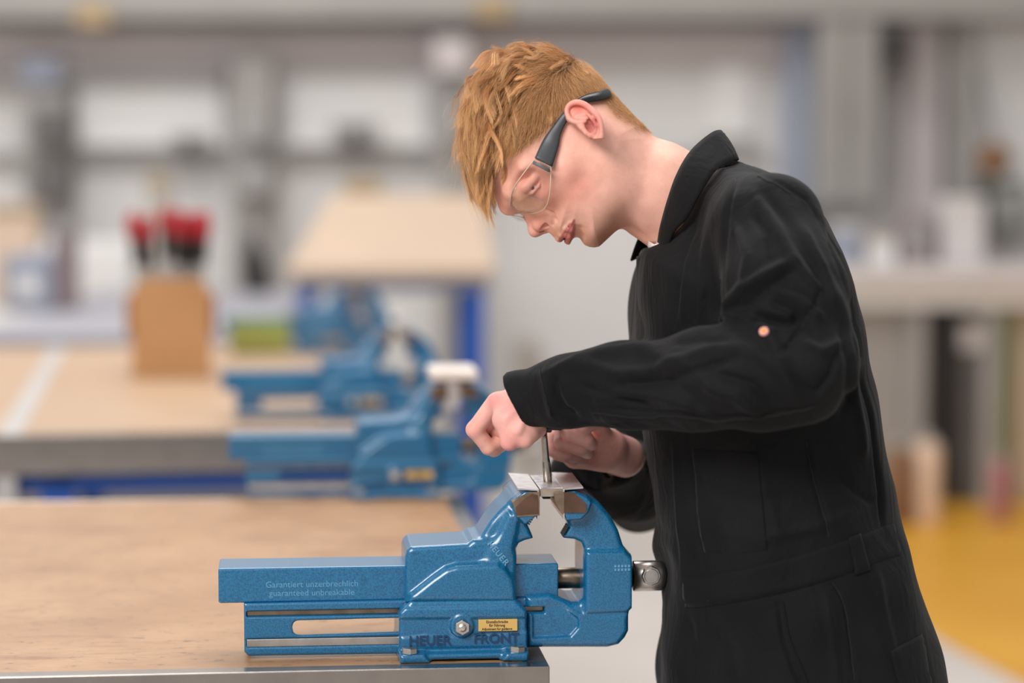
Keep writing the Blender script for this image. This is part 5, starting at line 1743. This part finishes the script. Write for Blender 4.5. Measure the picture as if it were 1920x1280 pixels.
LU = [(1003, 297, -72), (978, 330, -69), (964, 351, -60), (958, 370, -44), (957, 386, -26), (962, 396, -7)]
LL = [(1033, 313, -74), (1032, 346, -71), (1029, 374, -62), (1019, 393, -45), (998, 400, -25), (979, 399, -8)]
for s in (-1, 1):
    U = []; L_ = []
    for a, b in zip(LU, LL):
        pa, pb = H(*a), H(*b)
        pa[1] = s * abs(pa[1]); pb[1] = s * abs(pb[1])
        if s > 0 and a[0] < 970:
            pa[2] -= 4.5; pb[2] -= 4.5
        U.append(pa); L_.append(pb)
    U = spline(U, 6); L_ = spline(L_, 6)
    rows = []
    fwd = np.array([-0.52, s * 0.55, -0.62])
    for j in range(9):
        w = j / 8
        rows.append(U * (1 - w) + L_ * w + fwd * 3.0 * math.sin(math.pi * w))
    lens = gsheet('lens', rows, 1.6, M['lens'])
    rim = np.concatenate([U, L_[::-1]])
    q = [tuple(mmw(reroll(p_)) - GO) for p_ in rim]
    tube('lens_rim', q + [q[0]], 0.0006, M['lensrim'], lens, 6)
    AU = [(1003, 297), (1020, 262), (1043, 231), (1058, 213), (1075, 197), (1096, 184), (1119, 176), (1135, 171), (1141, 176)]
    AL = [(1034, 313), (1046, 275), (1050, 250), (1063, 223), (1079, 204), (1098, 192), (1121, 190), (1138, 185), (1142, 181)]
    AC = [-73.5, -75.5, -76.5, -77, -77, -75.5, -74, -72, -71]
    pu = []; pl_ = []
    for (a, b), (c_, d_), k in zip(AU, AL, AC):
        p1, p2 = H(a, b, k), H(c_, d_, k)
        if a > 1018:
            for p_, (u_, v_) in ((p1, (a, b)), (p2, (c_, d_))):
                for _ in range(3):
                    hw_ = float(half_width(np.array([p_[0]]), np.array([p_[2]]))[0][0])
                    p_[:] = H(u_, v_, reroll(np.array([p_[0], -hw_ - 2.6, p_[2]]))[1])
        p1[1] = s * abs(p1[1]); p2[1] = s * abs(p2[1])
        pu.append(p1); pl_.append(p2)
    pu = spline(pu, 6); pl_ = spline(pl_, 6)
    cutj = 27
    gsheet('temple_arm', [pu[:cutj] * (1 - w) + pl_[:cutj] * w + np.array([0, s * 1.4 * math.sin(math.pi * w), 0]) for w in np.linspace(0, 1, 6)], 2.6 * (1 if s < 0 else -1), M['arm'])
    gsheet('temple_tip', [pu[cutj - 1:] * (1 - w) + pl_[cutj - 1:] * w + np.array([0, s * 1.6 * math.sin(math.pi * w), 0]) for w in np.linspace(0, 1, 6)], 3.4 * (1 if s < 0 else -1), M['armtip'])
    a, b, c_, d_ = H(1001, 301, -75.5), H(1032, 317, -77), H(1032, 320, -76), H(1000, 305, -74.5)
    jr = []
    for w in np.linspace(0, 1, 4):
        jr.append([np.array([q_[0], s * abs(q_[1]), q_[2]]) for q_ in (a * (1 - w) + H(998.5, 307, -75) * w, (a + b) / 2 * (1 - w) + (H(998.5, 307, -75) + H(1031, 323, -76.5)) / 2 * w, b * (1 - w) + H(1031, 323, -76.5) * w)])
    gsheet('hinge_clip', jr, 1.8 * (1 if s < 0 else -1), mat('hinge_grey', lin(96, 98, 102), 0.35))
q = [tuple(mmw(reroll(p_)) - GO) for p_ in (H(964, 396, -9), H(966, 399, 0), H(964, 396, -9) * np.array([1, -1, 1]))]
tube('bridge', q, 0.0016, M['lensrim'], glasses, 8)
for s in (-1, 1):
    p_ = H(981, 400, -9); p_[1] = s * abs(p_[1])
    bm = bmesh.new(); bmesh.ops.create_uvsphere(bm, u_segments=12, v_segments=8, radius=0.0024)
    o = from_bm('nose_pad', bm, M['lensrim'], glasses, True); o.location = mmw(reroll(p_)) - GO

# ------------------------------------------------------------------ tap and wrench held in the hands
tb = at_vise(V(1027, 905, 0)[0], 0, WT)
tp0 = np.array(P(1028.5, 905, tb[1])); tp0[2] = BENCH_Z + WT * 0.001 - 0.012
tp1 = np.array(P(1019, 798, tb[1]))
tap = empty('tap', tuple(tp0)); tag(tap, 'steel thread tap standing in the aluminium block', 'tap')
d_ = tp1 - tp0; Lt = np.linalg.norm(d_)
k = tb[1] / FPX
bm = bmesh.new()
add_lathe(bm, [(0, 6.2 * k), (0.012, 8.4 * k), (0.022, 8.6 * k), (0.034, 7.6 * k), (0.036, 6.9 * k), (Lt * 0.55, 6.4 * k), (Lt * 0.8, 6.2 * k), (Lt, 5.4 * k)], (0, 0, 0), tuple(d_), 28)
M['tapsteel'] = mat('tap_steel', (0.50, 0.45, 0.40, 1), 0.28, 1.0, var=0.15, scale=60)
M['tapdark'] = mat('tap_flute_steel', (0.30, 0.24, 0.17, 1), 0.3, 1.0, var=0.2, scale=60)
from_bm('shank', bm, M['tapsteel'], tap, True)
dn = Vector(d_).normalized()
for i in range(4):
    w = math.radians(45 + 90 * i)
    sd = Vector((math.cos(w), math.sin(w), 0)) * 7.4 * k
    bm = bmesh.new(); add_cyl(bm, Vector((0, 0, 0)) + sd + dn * 0.006, sd * 0.93 + dn * 0.033, 0.0016, 0.0010, 8); from_bm('flute', bm, M['tapdark'], tap, True)
wc = np.array(P(1019, 799, MY - 0.004))
wrench = empty('tap_wrench', tuple(wc)); tag(wrench, 'dark steel wrench bar hidden between the two hands', 'wrench')
a = P(990, 797, MY - 0.075) - wc; b = P(1085, 800, MY + 0.05) - wc
bm = bmesh.new(); add_cyl(bm, tuple(a), tuple(b), 0.0045, None, 16); from_bm('bar', bm, M['black'], wrench, True)
bm = bmesh.new(); add_box(bm, (-0.009, -0.009, -0.006), (0.009, 0.009, 0.007), 0.002); from_bm('chuck', bm, M['black'], wrench)

# ------------------------------------------------------------------ hair
rng = np.random.default_rng(11)
S_PX = MY / FPX * 1000
def head_px(p):
    """head frame -> photo px as seen, folding the far side onto the near side"""
    q = p.copy(); q[:, 1] = -np.abs(q[:, 1])
    w = reroll(q)
    return 1100 + w[:, 0] / S_PX, 300 - w[:, 2] / S_PX
tri = np.concatenate([hq[:, [0, 1, 2]], hq[:, [0, 2, 3]]])
tc = hv[tri].mean(1)
tpx, tpy = head_px(tc)
ins = poly2d(tpx, tpy, HAIR_LINE) < 0
tri = tri[ins]
A = hv[tri]
ar = 0.5 * np.linalg.norm(np.cross(A[:, 1] - A[:, 0], A[:, 2] - A[:, 0]), axis=1)
def roots(n, dens=None):
    w = ar.copy()
    if dens is not None:
        w = w * dens
    idx = rng.choice(len(tri), n, p=w / w.sum())
    u, v_ = rng.random(n), rng.random(n)
    f = u + v_ > 1; u[f] = 1 - u[f]; v_[f] = 1 - v_[f]
    a = A[idx]
    return (a[:, 0] + (a[:, 1] - a[:, 0]) * u[:, None] + (a[:, 2] - a[:, 0]) * v_[:, None]).astype(np.float32)
# flow of the hair (photo px) with length (mm), lift and layer height (mm)
FLOW = [  # px, py, dx, dy, length, layer
    (1060, 112, -0.8, -0.1, 30, 9), (1010, 100, -1.0, -0.1, 44, 13), (960, 110, -0.9, 0.35, 56, 16), (925, 150, -0.5, 0.85, 62, 18), (900, 220, -0.1, 1.0, 66, 18), (900, 290, -0.12, 1.0, 62, 17), (915, 350, -0.32, 1.0, 44, 12),
    (960, 190, -0.7, 0.7, 56, 15), (1000, 150, -0.8, 0.45, 48, 13), (950, 250, -0.45, 0.9, 46, 10), (985, 235, -0.5, 0.8, 22, 5), (1020, 200, -0.3, 0.8, 15, 4), (935, 310, -0.75, 0.75, 36, 8), (960, 285, -0.6, 0.8, 13, 2.5),
    (1050, 160, 0.2, 0.75, 16, 5), (1100, 150, 0.75, 0.65, 11, 3.5), (1080, 190, 0.3, 0.9, 8, 2.2), (1040, 225, -0.2, 1.0, 8, 1.8), (1140, 185, 0.75, 0.7, 8, 2.2), (1180, 222, 0.8, 0.6, 6, 1.5), (1130, 200, 0.6, 0.8, 6, 1.4), (1095, 128, 0.5, 0.5, 15, 5),
]
fp = np.array([f[:2] for f in FLOW], dtype=float); fvv = np.array([f[2:] for f in FLOW], dtype=float)
def flow(px, py, sig=26.0):
    d2 = (px[:, None] - fp[None, :, 0]) ** 2 + (py[:, None] - fp[None, :, 1]) ** 2
    g = np.exp(-d2 / (2 * sig * sig)) + 1e-9
    return (g @ fvv) / g.sum(1, keepdims=True)
def grow(r0, npts, curl, lay_lo, lay_hi, len_j=0.25, rot_s=0.15):
    n = len(r0)
    P_ = np.empty((n, npts, 3), dtype=np.float32)
    P_[:, 0] = r0 - 0.0
    px, py = head_px(r0)
    fl = flow(px, py)
    L = fl[:, 2] * (1 + rng.normal(0, len_j, n)).clip(0.45, 1.6)
    lay = fl[:, 3] * rng.uniform(lay_lo, lay_hi, n)
    ph = rng.uniform(0, 6.28, n); fr = rng.uniform(2.0, 5.5, n); am = curl * rng.uniform(0.3, 1.2, n)
    jit = rng.normal(0, 1, (n, 3)) * 0.22
    rot = rng.normal(0, 1, n) * rot_s
    side = np.where(np.abs(r0[:, 1]) > 4, np.sign(r0[:, 1]), rng.choice([-1, 1], n))
    p = r0.copy(); d_prev = None
    for i in range(1, npts):
        t_ = i / (npts - 1)
        px, py = head_px(p)
        f = flow(px, py)
        g_ = gh.grad(p); nrm = g_ / np.maximum(np.linalg.norm(g_, axis=1, keepdims=True), 1e-6)
        d = np.stack([f[:, 0], 0 * f[:, 0], -f[:, 1]], 1)
        d[:, 1] = 0.25 * side * (np.abs(p[:, 1]) < 45)
        d = d - nrm * (d * nrm).sum(1, keepdims=True)
        d /= np.maximum(np.linalg.norm(d, axis=1, keepdims=True), 1e-6)
        lat = np.cross(d, nrm)
        d = d * np.cos(rot * (1 - 0.5 * t_))[:, None] + lat * np.sin(rot * (1 - 0.5 * t_))[:, None]
        want = lay * min(1.0, 0.35 + 1.6 * t_)
        sd = gh.sample(p)
        up = np.clip((want - sd) / np.maximum(L / (npts - 1), 0.5), -0.35, 0.8)
        long_ = np.clip((L - 24) / 24, 0, 1)
        d = d + nrm * up[:, None] + lat * (am * np.sin(fr * t_ + ph))[:, None] + jit * 0.8
        d[:, 2] -= long_ * (0.15 + 0.7 * t_ ** 2)
        d[:, 0] += long_ * 0.28 * t_ * (px < 878) - long_ * 0.75 * np.clip((px - 893) / 25, 0, 1) * (py > 285)
        if d_prev is not None: d = 0.7 * d / np.linalg.norm(d, axis=1, keepdims=True) + 0.3 * d_prev
        d /= np.linalg.norm(d, axis=1, keepdims=True); d_prev = d
        p = p + d * (L / (npts - 1))[:, None]
        sd = gh.sample(p)
        push = np.maximum(0.8 - sd, 0)
        p = p + nrm * push[:, None]
        P_[:, i] = p
    return P_, L
NP = 14
rp = roots(900)
gpx, gpy = head_px(tc[ins])
Lm = flow(gpx, gpy)[:, 2]
dens = np.clip(Lm / 30.0, 0.25, 2.0)
gr_ = roots(430, dens * (Lm > 14) + 1e-6)
guide, gL = grow(gr_, NP, 1.35, 0.15, 1.4, 0.28, 0.5)
gs_ = gh.sample(guide.reshape(-1, 3)).reshape(guide.shape[:2])
ok_ = (gs_.max(1) < 27) & (guide[:, -1, 0] > -150)
guide, gr_ = guide[ok_], gr_[ok_]
cr = roots(26000, dens * (Lm > 13) + 1e-6)
near = np.empty(len(cr), dtype=int)
for i in range(0, len(cr), 4000):
    dd = ((cr[i:i + 4000, None] - gr_[None]) ** 2).sum(2)
    dd = dd * rng.uniform(0.75, 1.3, dd.shape)
    near[i:i + 4000] = dd.argmin(1)
tt = np.linspace(0, 1, NP)
offs = cr - gr_[near]
shr = (1 - 0.88 * tt ** 0.7)[None, :, None]
child = guide[near] + offs[:, None] * shr
child += (rng.normal(0, 1, (len(cr), 1, 3)) * (0.9 * tt ** 1.2)[None, :, None])
# strands end at different lengths
sc_ = rng.uniform(0.78, 1.08, len(cr))[:, None, None]
child = cr[:, None] + (child - cr[:, None]) * (1 - (1 - sc_) * tt[None, :, None])
q = child.reshape(-1, 3).astype(np.float32)
sd = gh.sample(q); g_ = gh.grad(q); q = q + g_ * np.maximum(0.6 - sd, 0)[:, None]
child = q.reshape(child.shape)
gdl = poly2d(gpx, gpy, HAIR_LINE)
sr = roots(34000, ((Lm <= 34) * 1.0 + 0.15) * np.clip(-gdl / 22, 0.08, 1))
short, sL = grow(sr, 6, 0.25, 0.5, 1.3, 0.25)
# brow and stubble
def surf_roots(poly, n, mirror=True):
    inside = poly2d(allpx, allpy, np.array(poly, dtype=np.float32)) < 0
    return inside
def strands_object(name, sets, m, parent, clump=None):
    cu = bpy.data.hair_curves.new(name)
    sizes, pos, rad = [], [], []
    for pts, r0, r1 in sets:
        n, k = pts.shape[:2]
        sizes += [k] * n
        pos.append((mmw(reroll(pts.reshape(-1, 3))) - PO).astype(np.float32))
        rr = np.linspace(r0, r1, k)
        rad.append(np.tile(rr, n).astype(np.float32))
    cu.add_curves(sizes)
    cu.attributes['position'].data.foreach_set('vector', np.concatenate(pos).ravel())
    ra = cu.attributes.get('radius') or cu.attributes.new('radius', 'FLOAT', 'POINT')
    ra.data.foreach_set('value', np.concatenate(rad))
    if clump is not None:
        ca_ = cu.attributes.new('clump', 'FLOAT', 'CURVE')
        ca_.data.foreach_set('value', clump.astype(np.float32))
    cu.materials.append(m)
    o = bpy.data.objects.new(name, cu)
    return link(o, parent)
t = NT('ginger_hair')
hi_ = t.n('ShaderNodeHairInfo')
c_ = t.ramp(hi_.outputs['Intercept'], [(0.0, lin(84, 50, 26)), (0.4, lin(178, 122, 72)), (1.0, lin(234, 188, 134))])  # roots darkened to put the shadow between locks into the colour
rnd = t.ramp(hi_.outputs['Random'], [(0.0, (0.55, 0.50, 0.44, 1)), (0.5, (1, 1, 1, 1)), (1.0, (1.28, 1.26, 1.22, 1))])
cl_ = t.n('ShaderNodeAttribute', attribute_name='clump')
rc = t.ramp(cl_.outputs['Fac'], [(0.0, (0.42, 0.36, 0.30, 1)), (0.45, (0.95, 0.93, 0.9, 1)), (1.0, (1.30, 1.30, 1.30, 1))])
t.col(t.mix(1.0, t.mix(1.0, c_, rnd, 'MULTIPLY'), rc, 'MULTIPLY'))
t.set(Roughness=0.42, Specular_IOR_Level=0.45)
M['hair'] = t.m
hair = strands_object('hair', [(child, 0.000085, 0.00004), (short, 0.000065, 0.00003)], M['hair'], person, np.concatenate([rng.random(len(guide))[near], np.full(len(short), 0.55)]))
hair['kind'] = 'stuff'
hair['label'] = 'tousled ginger hair, short at the back and sides'
